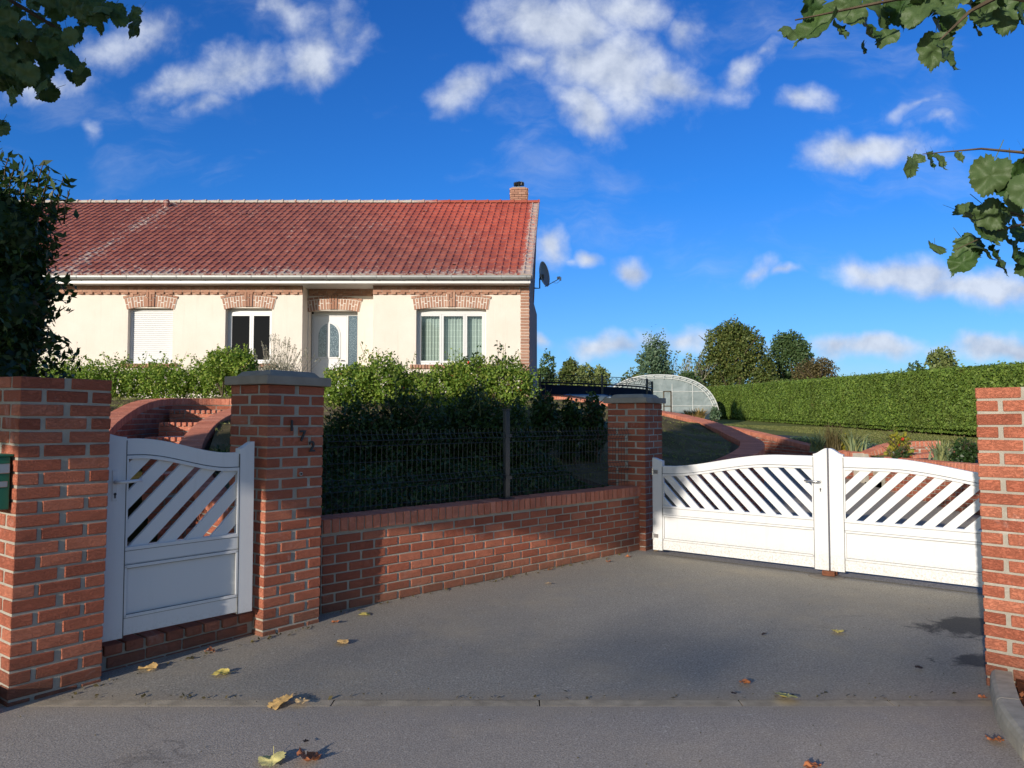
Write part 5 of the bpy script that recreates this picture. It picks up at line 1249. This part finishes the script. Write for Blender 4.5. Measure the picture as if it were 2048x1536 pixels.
far_tree('field_tree', 'small dark tree peeking over the hedge, left of the light green tree', 'leaf_tree_dark', 1812, 1856, 722, 95, 1800, .42)
far_tree('field_tree', 'low dark scrub below the poplar, left of the greenhouse top', 'leaf_tree_autumn', 1225, 1300, 738, 84, 2200, .34)
far_tree('field_tree', 'green thicket behind the greenhouse and right of the bare trees', 'leaf_tree_dark', 1330, 1420, 742, 72, 3500, .34)
def bare_tree(label, px, ytop, Y, w, n):
    base = (XX(px, Y), Y, 1.3); H = ZZ(ytop, Y) - 1.3; t = thing('bare_tree', label, 'tree', base, 0, 'bare trees behind the greenhouse'); mb = MB(); tips = []
    def grow(p, d, l, r, lev):
        q = p + d * l; mb.tube([p, p + d * l * .5 + Vector((random.gauss(0, .03), random.gauss(0, .03), 0)) * l, q], [r, r * .8, r * .55], 4 if lev > 1 else 6, False)
        if lev >= 5: tips.append(tuple(q)); return
        for _ in range(3 if lev < 4 else 2):
            nd = (d + Vector((random.gauss(0, .30), random.gauss(0, .30), random.uniform(.0, .25)))).normalized(); grow(p + d * l * random.uniform(.55, 1), nd, l * random.uniform(.55, .78), r * .5, lev + 1)
    for i in range(n): grow(Vector((random.uniform(-.3, .3) * w, 0, 0)), Vector((random.uniform(-.12, .12), random.uniform(-.1, .1), 1)).normalized(), H * .33, .11, 1)
    mb.build('trunk', 'pale_bark', t); leaf_cloud('last_leaves', tips, .30, 'leaf_tree_pale', t, .6)
bare_tree('bare grey-limbed tree between the poplar and the round tree', 1366, 664, 86, 2.2, 3)
bare_tree('thinner bare tree touching the large round tree', 1392, 668, 88, 1.6, 2)

# ------------------------------------------------------------------ plants on the right terrace
def blades(name, label, cat, px, py, Y, z, n, h, spread, mat, w=.035, group=None, curve=.5):
    x = XX(px, Y); t = thing(name, label, cat, (x, Y, z), 0, group); mb = MB()
    for i in range(n):
        a = random.uniform(0, 2 * math.pi); L_ = h * random.uniform(.6, 1.1); s_ = spread * random.uniform(.15, 1); o_ = Vector((random.gauss(0, .07), random.gauss(0, .07), 0)); pts = []
        for k_ in range(5): u_ = k_ / 4; pts.append(o_ + Vector((math.cos(a) * s_ * u_ ** 1.5 * L_, math.sin(a) * s_ * u_ ** 1.5 * L_, L_ * (u_ - curve * s_ * u_ * u_ * .6))))
        side = Vector((-math.sin(a + .4), math.cos(a + .4), 0)); b0 = len(mb.v)
        for k_, p in enumerate(pts): ww = w * (1 - (k_ / 4) ** 2 * .93) * .5; mb.v += [tuple(p - side * ww), tuple(p + side * ww)]
        for k_ in range(4): mb.f.append((b0 + 2 * k_, b0 + 2 * k_ + 1, b0 + 2 * k_ + 3, b0 + 2 * k_ + 2))
    mb.build('blades', mat, t); return t
def RZ(px, Y): return hright(XX(px, Y), Y)
blades('iris_clump', 'small iris clump left of the brown grass, by the far retaining wall', 'plant', 1633, 890, 15.0, RZ(1633, 15), 46, .46, .8, 'blade_iris', group='iris clumps on the terrace')
blades('iris_clump', 'large grey-green iris clump just left of the small steps', 'plant', 1705, 895, 14.7, RZ(1705, 14.7), 60, .52, .8, 'blade_iris', group='iris clumps on the terrace')
blades('iris_clump', 'iris clump with bent yellowing leaves, nearest the right pillar', 'plant', 1880, 905, 12.0, RZ(1880, 12), 70, .42, .95, 'blade_iris', group='iris clumps on the terrace')
blades('ornamental_grass', 'tuft of brownish upright grass between two iris clumps', 'plant', 1662, 890, 14.9, RZ(1662, 14.9), 190, .62, .5, 'leaf_brown', .010)
blades('straw_grass', 'straw-coloured grass tuft in front of the greenhouse', 'plant', 1398, 832, 30, 1.36, 130, .55, 1.1, 'blade_straw', .05)
blades('straw_grass', 'smaller straw-coloured tuft beside the greenhouse foot', 'plant', 1376, 830, 30, 1.40, 70, .45, 1.0, 'blade_straw', .05)
def tbush(label, px0, px1, ytop, Y, n, size, mat, flowers=0, group='flowering shrubs on the terrace', zb=None, name='flower_shrub'):
    xa, xb = XX(px0, Y), XX(px1, Y); zb = RZ((px0 + px1) / 2, Y) if zb is None else zb; zt = ZZ(ytop, Y); cx = (xa + xb) / 2; r = (xb - xa) / 2; H = zt - zb
    t = shrub(name, label, 'shrub', [((cx, Y, zb + H * .6), (r * .8, r * .7, H * .42)), ((cx + r * .3, Y, zb + H * .35), (r * .8, r * .7, H * .35)), ((cx - r * .35, Y, zb + H * .3), (r * .7, r * .6, H * .3))], mat, n, size, (cx, Y, zb), 8, group, shell=.2)
    if flowers: leaf_cloud('blossom', [(random.gauss(0, r * .4), -r * .6, random.uniform(.1, .8) * H) for _ in range(flowers)], .06, 'flower_red', t, .9)
tbush('yellow-green flowering shrub right of the small steps', 1770, 1818, 862, 12.9, 700, .07, 'leaf_yellow', 5)
tbush('low yellowish bush between the brown grass and the large iris', 1664, 1712, 868, 15.0, 600, .06, 'leaf_yellow', 0)
tbush('dark green shrub with yellow flowers beside the right pillar', 1895, 1960, 876, 11.6, 1500, .05, 'leaf_dark', 0)
tbush('flat dark ground cover plant in front of the yellow-green shrub', 1780, 1815, 893, 12.6, 350, .05, 'leaf_dark', 3)
tbush('rose bush with one white bloom at the foot of the greenhouse', 1418, 1440, 812, 32, 500, .12, 'leaf_tree_poplar', 0, zb=1.36)
def groundcover():
    pts = []
    for _ in range(2600):
        y = random.uniform(15.6, 18.3); x = 6.75 + abs(random.gauss(0, .55)); pts.append((x, y, hright(x, y) + random.uniform(.01, .09)))
    tag(leaf_cloud('ground_cover', pts, .07, 'leaf_tree_poplar', None, .4, .8), 'blue-green creeping ground cover along the far coping', 'ground cover')
groundcover()
# bed of dark slate-grey matting between coping and lawn
def bed():
    o, _ = terrain('planting_bed', [(6.80, 9.5), (6.78, 13.0), (8.1, 13.3), (8.1, 14.1), (6.80, 14.3), (6.72, 17.6), (6.6, 19.5), (7.5, 19.0), (8.3, 16), (8.9, 13.5), (8.9, 9.5)], lambda x, y: hright(x, y) + .03, .6, 'bed_matting', noise_a=.012)
simple('bed_matting', (.055, .058, .062), .9, .2, 0, .3, 3, .5); bed()
# grass on lawns
def grass(name, label, n, fx, mat, size):
    pts = fx(n); tag(leaf_cloud(name, pts, size, mat, None, .22, 0, nrm=np.tile([.3, -.8, .1], (len(pts), 1)), spread=.7), label, 'grass')
def gm1(n):
    out = []
    while len(out) < n:
        y = 5.4 + random.random() ** 1.0 * 13; x = random.uniform(-9, 4.2)
        if in_mound(x, y) and mnoise.noise(Vector((x * 1.7, y * 1.7, 0))) > -.25: out.append((x, y, hmound(x, y) + .008))
    return out
grass('grass', 'short dry grass on the bank in front of the house', 26000, gm1, 'grass_blade', .05)
def gm2(n):
    out = []
    for _ in range(n): y = 12 + 20 * random.random() ** 1.3; x = random.uniform(8.4, 14); out.append((x, y, hright(x, y) + .012))
    return out
grass('grass', 'mown green grass between the planting bed and the tall hedge', 30000, gm2, 'grass_blade', .06)
# crumbs of soil and litter behind the front wall
def ivy():
    pts = []
    while len(pts) < 15000:
        s_ = random.uniform(.05, 3.75); off = .30 + 1.9 * random.random() ** 1.1; p = fw0 + fd * s_ + fn * off
        if in_mound(p.x, p.y): hh = (.10 + .35 * max(0, mnoise.noise(Vector((p.x * 1.8, p.y * 1.8, 1))) + .35)) * (1 if s_ < 2.5 else .45); pts.append((p.x, p.y, hmound(p.x, p.y) + random.random() * hh))
    tag(leaf_cloud('ground_cover', pts, .045, 'leaf_dark', None, .6, .6), 'dark low foliage covering the bank just behind the wire fence', 'ground cover')
ivy()
def litter():
    pts = []
    for _ in range(2200):
        s_ = random.uniform(.1, 3.8); off = random.uniform(.24, .75); p = fw0 + fd * s_ + fn * off; pts.append((p.x, p.y, hmound(p.x, p.y) + .01))
    tag(leaf_cloud('leaf_litter', pts, .035, 'leaf_brown', None, .6, 1.5), 'dead leaves and crumbs behind the low brick wall', 'leaf litter')
litter()
sol, _ = terrain('soil_bed', [(-1.25, 5.86), (1.3, 8.33), (.75, 8.95), (-1.8, 6.5)], lambda x, y: hmound(x, y) + .012, .2, 'soil')

# ------------------------------------------------------------------ bed with kerb at the lower right
kp = [(2.66, 4.14, .105), (2.56, 3.98, .105), (2.46, 3.80, .105), (2.38, 3.65, .105), (2.31, 3.48, .105), (2.24, 3.28, .105), (2.14, 3.0, .10), (2.0, 2.6, .10), (1.8, 2.0, .10)]
def kerb():
    at, Ln = resample(kp, .1); t = thing('kerb', 'curved pale concrete kerb at the foot of the right pillar', 'kerb', (kp[0][0], kp[0][1], 0)); O = Vector((kp[0][0], kp[0][1], 0)); seg = .30; s_ = 0; seg = .5
    while s_ < Ln - .05:
        e_ = min(Ln, s_ + seg); mb = MB(); m_ = 10
        for i in range(m_ + 1):
            p = at(s_ + .003 + (e_ - s_ - .006) * i / m_); d_ = (at(s_ + .01 + (e_ - s_) * i / m_) - at(s_ - .01 + (e_ - s_) * i / m_)); nx, ny = -d_.y, d_.x; l_ = math.hypot(nx, ny); nx /= l_; ny /= l_
            for (o_, z) in ((-.055, -.05), (-.053, .055), (-.046, .082), (-.030, .096), (.048, .10), (.055, -.05)): mb.v.append((p.x - O.x + nx * o_, p.y - O.y + ny * o_, z))
        for i in range(m_):
            for k_ in range(6): mb.f.append((i * 6 + k_, i * 6 + (k_ + 1) % 6, i * 6 + 6 + (k_ + 1) % 6, i * 6 + 6 + k_))
        mb.f.append((0, 1, 2, 3, 4, 5)); mb.f.append(tuple(m_ * 6 + k_ for k_ in range(6))[::-1]); mb.build('kerb_stone', 'concrete', t, smooth=False); s_ = e_
kerb()
terrain('flower_bed', [(2.72, 4.12), (2.62, 3.96), (2.52, 3.78), (2.44, 3.63), (2.37, 3.46), (2.30, 3.26), (2.20, 2.98), (2.06, 2.58), (1.86, 2.0), (4.6, 1.9), (4.6, 4.1)], lambda x, y: .055, .12, 'mulch', noise_a=.05)
tag(leaf_cloud('leaf_litter', [(2.5 + random.uniform(.0, .9) + (y_ - 3.8) * .4, y_, .085) for y_ in [random.uniform(2.6, 3.95) for _ in range(420)]], .05, 'fallen_rust', None, .6, 1.6), 'rusty dead leaves lying on the small bed beside the kerb', 'leaf litter')
t = thing('seedling', 'small bright green seedling at the foot of the right pillar', 'plant', (2.80, 3.80, .05)); q, _ = blob_points(70, (0, 0, .07), (.11, .07, .06), .1, .2); leaf_cloud('foliage', q, .05, 'leaf_yellow', t, .7, .8); MB().tube([(0, 0, -.02), (0, 0, .08)], .004, 5).build('stem', 'twig', t)
# left kerb end beside the first pillar
t = thing('kerb', 'short concrete kerb end left of the mailbox pillar', 'kerb', (-2.60, 3.72, 0)); mb = MB(); mb.box((-.35, .22, .05), (.9, .09, .13), math.radians(148)); mb.build('kerb_stone', 'concrete', t, bevel=.012)
# ground behind and left of the first pillar
sheet('verge', [(-9, 3.86), (-2.62, 3.86), (-2.95, 4.3), (-3.2, 5.25), (-9, 5.25)], .045, 'mulch')

# ------------------------------------------------------------------ fallen leaves
def leaf_outline(kind):
    if kind == 'lime': base = [(0, -.46), (.12, -.52), (.30, -.48), (.44, -.30), (.49, -.08), (.45, .14), (.35, .32), (.20, .44), (.07, .52), (0, .64)]
    else: base = [(0, -.45), (.14, -.40), (.30, -.46), (.44, -.40), (.36, -.18), (.54, -.06), (.50, .08), (.30, .10), (.38, .30), (.28, .36), (.12, .26), (.06, .45), (0, .60)]
    full = base + [(-x, y) for x, y in base[-2:0:-1]]; out = []
    for i, (x, y) in enumerate(full):
        x2, y2 = full[(i + 1) % len(full)]; out.append((x, y))
        for q in (.34, .67): out.append((x + (x2 - x) * q, y + (y2 - y) * q))
    return out
def leaf_mesh(kind, size, curl, seed, thick=False):
    r = random.Random(seed); o_ = leaf_outline(kind); mb = MB(); rings = [1, .84, .55, .25]; n = len(o_); ax = r.uniform(-.25, .25); roll = r.uniform(-.5, .9); cup = r.uniform(.3, 1.3)
    teeth = [1 + (.055 if i % 2 else -.035) * r.uniform(.3, 1.6) - (.16 if r.random() < .05 else 0) for i in range(n)]
    def z(x, y):
        a = curl * (cup * x * x * 1.5 + roll * (y + ax) * abs(y + ax) * 1.1 - .22 * abs(x)); a += curl * .42 * mnoise.noise(Vector((x * 3.2 + seed, y * 3.2, 0))) + curl * .25 * mnoise.noise(Vector((x * 7 + seed, y * 7, 2))) * (x * x + y * y) * 2.2
        return size * a
    for q in rings:
        for i, (x, y) in enumerate(o_): t_ = teeth[i] if q > .8 else 1; x2, y2 = x * q * t_, y * q * t_; mb.v.append((x2 * size, y2 * size, z(x2, y2)))
    mb.v.append((0, 0, z(0, 0)))
    for k_ in range(3):
        for i in range(n): j = (i + 1) % n; mb.f.append((k_ * n + i, k_ * n + j, (k_ + 1) * n + j, (k_ + 1) * n + i))
    for i in range(n): mb.f.append((3 * n + i, 3 * n + (i + 1) % n, 4 * n))
    z0 = z(0, -.46)
    mb.v += [(-.012 * size, -.45 * size, z0), (.012 * size, -.45 * size, z0), (.05 * size, -.95 * size, z0 + size * .06), (.03 * size, -.95 * size, z0 + size * .06)]; b0 = len(mb.v) - 4; mb.f.append((b0, b0 + 1, b0 + 2, b0 + 3))
    return mb
FL = [(562,1406,.115,'tan','lime','large curled tan leaf lying on the strip left of centre'),(603,1406,.07,'tan','maple','small tan leaf touching the large curled leaf on the strip'),
 (443,1347,.085,'yellow','lime','pale yellow folded leaf on the forecourt near the small gate'),(297,1336,.10,'tan','lime','tan leaf at the foot of the brick threshold'),
 (421,1302,.06,'rust','maple','small rust leaf below the small gate'),(684,1285,.075,'tan','lime','orange-tan leaf in front of the numbered pillar'),
 (670,1245,.05,'rust','maple','tiny rust leaf at the foot of the numbered pillar'),(729,1228,.075,'yellow','lime','yellow leaf near the low wall, left part'),
 (544,1520,.11,'yellow','lime','greenish yellow leaf on the road at the bottom edge'),(619,1517,.095,'rust','lime','curled red-brown leaf on the road beside the yellow one'),
 (1571,1395,.105,'yellow','lime','bright yellow leaf on the strip, right of centre'),(1676,1263,.085,'yellow','lime','yellow leaf on the forecourt in front of the right gate leaf'),
 (1490,1365,.055,'rust','lime','small red-brown leaf just above the strip, right of centre'),(1097,1167,.05,'tan','lime','small tan leaf in the middle of the forecourt'),
 (1101,1138,.05,'rust','maple','tiny rust leaf near the low wall, far right'),(1217,1123,.05,'rust','maple','tiny rust leaf in front of the gate-side pillar'),
 (1256,1113,.05,'rust','lime','tiny rust leaf beside the gate-side pillar foot'),(1313,1102,.05,'tan','maple','tan leaf caught under the left gate post'),
 (1528,1268,.035,'dark','lime','black shrivelled leaf on the forecourt, right part'),(1838,1336,.04,'dark','lime','dark twig-like leaf near the right pillar'),
 (1467,1387,.035,'dark','maple','dark crumb of leaf on the strip'),(612,1483,.03,'dark','maple','tiny black leaf crumb on the road'),(1625,1533,.06,'rust','lime','rust leaf cut by the bottom edge'),
 (1663,1142,.055,'tan','lime','tan leaf on the rusty gate catch'),(1965,1398,.04,'rust','maple','rust leaf tucked against the kerb'),(1990,1480,.07,'rust','lime','pale rust leaf in the kerb gutter')]
for i, (px, py, sz, colr, kd, lb) in enumerate(FL):
    p = G(px, py, .012); mb = leaf_mesh(kd, sz * 1.05, .26 if colr != 'rust' else .6, i * 3 + 1); o = mb.build('fallen_leaf', 'fallen_' + colr, smooth=True); zz = .016 if abs(p.y - 3.91) > .08 else .022
    if px == 1663: zz = .07
    o.location = (p.x, p.y, zz); o.rotation_euler = (random.uniform(-.15, .15), random.uniform(-.15, .15), random.uniform(0, 6.28)); tag(o, lb, 'leaf', 'fallen leaves on the asphalt')
# tiny grit and crumbs
gr = []
for _ in range(900):
    y = random.uniform(2.8, 7.5); x = random.uniform(-3, 3.6); gr.append((x, y, .006 if y > 3.8 else .002))
tag(leaf_cloud('grit', gr, .007, 'leaf_brown', None, .6, 2.0, .7), 'scattered leaf crumbs and grit on the asphalt', 'grit')

# ------------------------------------------------------------------ lime trees standing behind the camera; their branches hang into view
def hang(flip):
    m_ = Matrix.Rotation(math.pi, 3, 'Y') @ Matrix.Rotation(math.pi / 2, 3, 'X')
    if flip: m_ = Matrix.Rotation(math.pi, 3, 'Z') @ m_
    return (Matrix.Rotation(random.uniform(-.9, .9), 3, 'Z') @ Matrix.Rotation(random.uniform(-.75, .35), 3, 'X') @ Matrix.Rotation(random.gauss(0, .55), 3, 'Y') @ m_).to_euler()
def leaf_objs(t, pts, size, O, mat='leaf_lime', droop=True):
    meshes = []
    for k_ in range(8):
        mb = leaf_mesh('lime', 1.0, .42, 50 + k_); meshes.append(mb.mesh('leaf', mat, True))
    for i, (p, s_) in enumerate(pts):
        o = rawlink('leaf', meshes[i % 8], t); o.location = p - O; o.scale = (s_,) * 3
        o.rotation_euler = hang(random.random() < .3)
def lime_left():
    base = Vector((-7.2, -2.0, 0)); t = thing('lime_tree', 'dark leafy lime tree hanging in at the upper left', 'tree', base); O = base
    mb = MB(); mb.tube([(0, 0, -.2), (.05, .1, 1.8), (.5, .2, 3.2), (.9, .4, 4.2)], [.22, .18, .15, .1], 10)
    for e_ in ((2.6, .6, 4.4), (3.6, .5, 4.6), (4.4, .4, 5.4), (1.0, .5, 5.6), (3.9, .6, 3.9)): e_ = (e_[0] - 2.6, e_[1], e_[2]); mb.tube([(.4, .2, 3.1), (e_[0] * .7, e_[1], e_[2] * .93), e_], [.07, .05, .02], 6)
    twig_end = P(120, 60, 3.3) - O; mb.tube([(.8, .6, 4.0), (3.2, 2.9, 4.0), twig_end], [.035, .02, .008], 5)
    tw2 = P(20, 130, 3.3) - O; mb.tube([(3.2, 2.9, 4.0), tw2], [.015, .006], 5)
    mb.build('trunk', 'bark', t)
    P_ = []
    # crown placed so that its shade falls on pillars, fence and bank
    def uv(u_, v_, yc): return np.array((u_ + .60 * (yc + 6), yc, v_ - .29 * (yc + 6)))
    for (u_, v_, ru, rv, yc, n) in ((-10.3, 5.3, 1.5, .9, -1.6, 3200), (-8.8, 5.3, 1.2, .95, -1.2, 3000), (-7.55, 5.75, 1.05, 1.2, -1.6, 3200), (-7.35, 6.9, .85, .9, -1.4, 2200), (-11.2, 5.45, .9, .8, -1.8, 1500), (-8.2, 4.72, 1.0, .50, -1.4, 3000), (-9.6, 4.8, .9, .45, -1.4, 1200), (-7.25, 5.1, .45, .55, -1.2, 1200), (-7.3, 5.6, .45, .6, -1.5, 900), (-8.2, 7.15, .75, .65, -1.4, 1500)):
        q, d_ = blob_points(int(n * 2.3), uv(u_, v_, yc) - np.array(O), (ru, .9, rv), .05, .22, seed=int(-u_ * 10)); P_.append(q)
    leaf_cloud('crown', np.vstack(P_), .15, 'leaf_lime_mass', t, .85, .3)
    pts = []
    def spray(px0, py0, px1, py1, n, Y, s_=.085, j=12):
        for i in range(n): u_ = (i + random.random()) / n; pts.append((P(px0 + (px1 - px0) * u_ + random.gauss(0, j), py0 + (py1 - py0) * u_ + random.gauss(0, j), Y + random.uniform(-.25, .25)), s_ * random.uniform(.75, 1.15)))
    spray(-60, 0, 250, 20, 46, 3.3, j=16); spray(-40, 30, 60, 150, 40, 3.3, j=24); spray(60, 60, 160, 145, 16, 3.3, j=8); spray(0, 60, 155, 75, 26, 3.3, j=12); spray(0, 110, 95, 170, 22, 3.3, j=9); spray(-60, 120, 30, 175, 16, 3.3); spray(120, 5, 255, 42, 20, 3.3, j=10); spray(-20, 250, 8, 258, 3, 3.3, j=3)
    leaf_objs(t, pts, .09, O)
lime_left()
def lime_right():
    base = Vector((5.6, -2.6, 0)); t = thing('lime_tree', 'lime tree whose large-leaved branches hang in at the upper right', 'tree', base); O = base
    mb = MB(); mb.tube([(0, 0, -.2), (0, .1, 1.8), (-.2, .4, 3.4), (-.5, 1.0, 5)], [.24, .2, .16, .08], 10)
    def tw(px0, py0, px1, py1, Y, r=.006, col='twig', st=None):
        a = P(px0, py0, Y) - O; b = P(px1, py1, Y) - O; mb.tube([st if st is not None else a + Vector((.5, -.8, .4)), a, a.lerp(b, .5) + Vector((0, 0, .02)), b], [r * 2.4, r * 1.6, r, r * .4], 5)
    mb.tube([(-.2, .4, 3.4), (-1.6, 2.6, 3.4), (-2.4, 3.8, 3.2), P(2080, 0, 2.35) - O], [.07, .045, .03, .015], 6)
    s0 = P(2080, 0, 2.35) - O
    tw(2000, -20, 1590, 40, 2.35, st=s0); tw(2000, -10, 1880, 80, 2.35, st=s0); tw(2080, 308, 1845, 308, 2.7, .004, st=P(2200, 300, 2.7) - O); tw(2080, 440, 1910, 500, 3.2, .004, st=P(2200, 420, 3.2) - O)
    tw(2080, 440, 1950, 425, 3.2, .004, st=P(2200, 420, 3.2) - O)
    mb.tube([P(2200, 300, 2.7) - O, (-2.2, 4.6, 3.0), (-2.0, 3.2, 3.25)], [.008, .014, .02], 5); mb.tube([P(2200, 420, 3.2) - O, (-2.2, 4.6, 3.0)], [.007, .014], 5)
    mb.build('trunk', 'bark', t)
    P_ = []
    for (c, r, n) in (((0, .6, 5.4), (2.2, 2.0, 1.7), 5200), ((.8, -.8, 4.9), (1.8, 1.6, 1.4), 3000)): q, _ = blob_points(n, c, r, .2, .25, seed=5); P_.append(q)
    leaf_cloud('crown', np.vstack(P_), .14, 'leaf_lime_mass', t, .85, .3)
    meshes = [leaf_mesh('lime', 1.0, .5, 90 + k_).mesh('leaf', 'leaf_lime', True) for k_ in range(8)]
    L_ = [(1585,62,60),(1632,55,88),(1650,20,80),(1680,60,60),(1705,30,82),(1738,60,62),(1728,95,34),(1760,25,84),(1775,72,48),(1800,15,80),(1835,30,66),(1868,100,72),(1895,110,66),(1885,60,60),(1850,10,70),(1880,20,78),(1910,38,60),(1940,12,80),(1965,40,60),(1985,10,78),(2010,42,56),(2030,12,76),(1955,58,40),(2045,30,60),(1700,5,60),(1620,12,50),(1990,-10,80),(1920,-8,80),(1870,-10,80),(1780,-10,70),(2060,-5,80),
          (1822,335,50),(1838,316,30),(1860,320,40),(1880,322,38),(1918,314,32),(1980,350,84),(2020,362,72),(2044,345,86),(2050,380,60),(2030,400,46),(2060,320,60),
          (1938,425,56),(1985,430,60),(2010,425,50),(2045,440,70),(1960,455,74),(1875,495,52),(1940,490,66),(1925,525,66),(1985,460,60),(1995,520,70),(2015,480,66),(2035,510,80),(2050,470,80),(1968,500,54),(2062,530,70)]
    for i, (px, py, s_) in enumerate(L_):
        Y = (3.2 if py > 400 else 2.9 if py > 200 else 2.5) + random.uniform(-.12, .12); sz = s_ * random.uniform(.78, 1.08) / F * Y; o = rawlink('leaf', meshes[i % 8], t); o.location = P(px, py, Y) - O; o.scale = (sz,) * 3
        o.rotation_euler = hang(i % 4 == 0)
lime_right()
# dark privet bush behind the first pillar
def dark_bush():
    base = (-4.3, 5.35, .05); cl = [((-4.1, 5.35, 1.1), (.72, .5, .9)), ((-4.02, 5.35, 1.9), (.72, .5, .7)), ((-4.02, 5.3, 2.50), (.74, .45, .55)), ((-3.72, 5.2, 2.74), (.46, .4, .34)), ((-3.95, 5.3, 2.85), (.5, .4, .30)), ((-3.78, 5.2, 1.75), (.45, .4, .55)), ((-3.70, 5.2, 2.25), (.45, .4, .42))]
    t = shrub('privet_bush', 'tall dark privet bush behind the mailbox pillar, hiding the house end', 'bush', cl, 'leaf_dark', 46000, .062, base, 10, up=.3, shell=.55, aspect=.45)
    O = Vector(base); mb = MB()
    for c_, r_ in cl: inner(mb, tuple(np.array(c_) - np.array(base)), r_, .80)
    mb.build('inner_twigs', 'leaf_dark', t, kind='stuff'); mb = MB(); pts = []
    for (px, py) in ((20, 305), (52, 318), (88, 322), (100, 340), (128, 352), (140, 378), (132, 420), (70, 335), (30, 330), (112, 365), (125, 480), (128, 560), (118, 620), (110, 680), (5, 300), (60, 345), (95, 360)):
        a = P(px - 35 if py > 400 else px - 12, py + 70 if py < 400 else py + 20, 5.2) - O; b = P(px, py, 5.15) - O; mb.tube([a, a.lerp(b, .5) + Vector((.0, -.02, .01)), b], [.006, .004, .002], 4)
        for q in range(16): c_ = a.lerp(b, q / 15); pts.append(tuple(c_ + Vector((random.gauss(0, .03), random.gauss(0, .03), random.gauss(0, .02)))))
    mb.build('shoots', 'bark', t, kind='stuff'); leaf_cloud('shoot_leaves', pts, .085, 'leaf_dark', t, .36, .1)
dark_bush()

def shadow_band_tree():  # unseen tree, added so its flat limb casts a soft shadow band on the forecourt
    yc = -34.; X = lambda u_: u_ + .60 * (yc + 6); Zv = lambda v_: v_ - .29 * (yc + 6)
    base = Vector((X(-.6), yc, 0)); t = thing('added_shadow_tree', 'unseen tree added behind the viewpoint to cast a soft shadow band on the forecourt', 'tree', base); O = np.array(base)
    mb = MB(); mb.tube([(0, 0, -.3), (0, 0, 6), (-.3, 0, 14)], [.3, .24, .1], 8); mb.tube([(0, 0, 10.2), (X(-4) - base.x, 0, Zv(3.0)), (X(-7.6) - base.x, 0, Zv(3.02))], [.10, .06, .02], 6); mb.build('trunk', 'bark', t)
    P_ = []
    for (u_, v_, ru, rv, n) in ((-3.2, 3.05, 1.3, .06, 60), (-5.2, 3.08, 1.3, .06, 80), (-7.0, 3.05, 1.0, .05, 35)): q, _ = blob_points(n, np.array((X(u_), yc, Zv(v_))) - O, (ru, 1.0, rv), .1, .15, seed=9); P_.append(q)
    q, _ = blob_points(1500, (0, 0, 14.5), (2.0, 2.0, 2.2), .2, .2, seed=2); P_.append(q); leaf_cloud('crown', np.vstack(P_), .15, 'leaf_lime_mass', t, .8, .3)
shadow_band_tree()

def drift():
    pts = []
    for _ in range(230):
        q = random.random()
        if q < .4: s_ = random.uniform(.1, 3.8); p = fw0 + fd * s_ - fn * abs(random.gauss(0, .05)); pts.append((p.x, p.y, .008))
        elif q < .75: pts.append((random.uniform(-2.6, 2.5), 3.955 + abs(random.gauss(0, .04)), .008))
        else: s_ = random.random(); pts.append((-1.35 - .95 * s_ - .03 + random.gauss(0, .02), 5.38 - 1.25 * s_ + random.gauss(0, .02) - .06, .008))
    tag(leaf_cloud('leaf_litter', pts, .022, 'leaf_brown', None, .7, 2.0, .6), 'small brown leaf crumbs gathered along the wall foot and the strip', 'leaf litter')
drift()
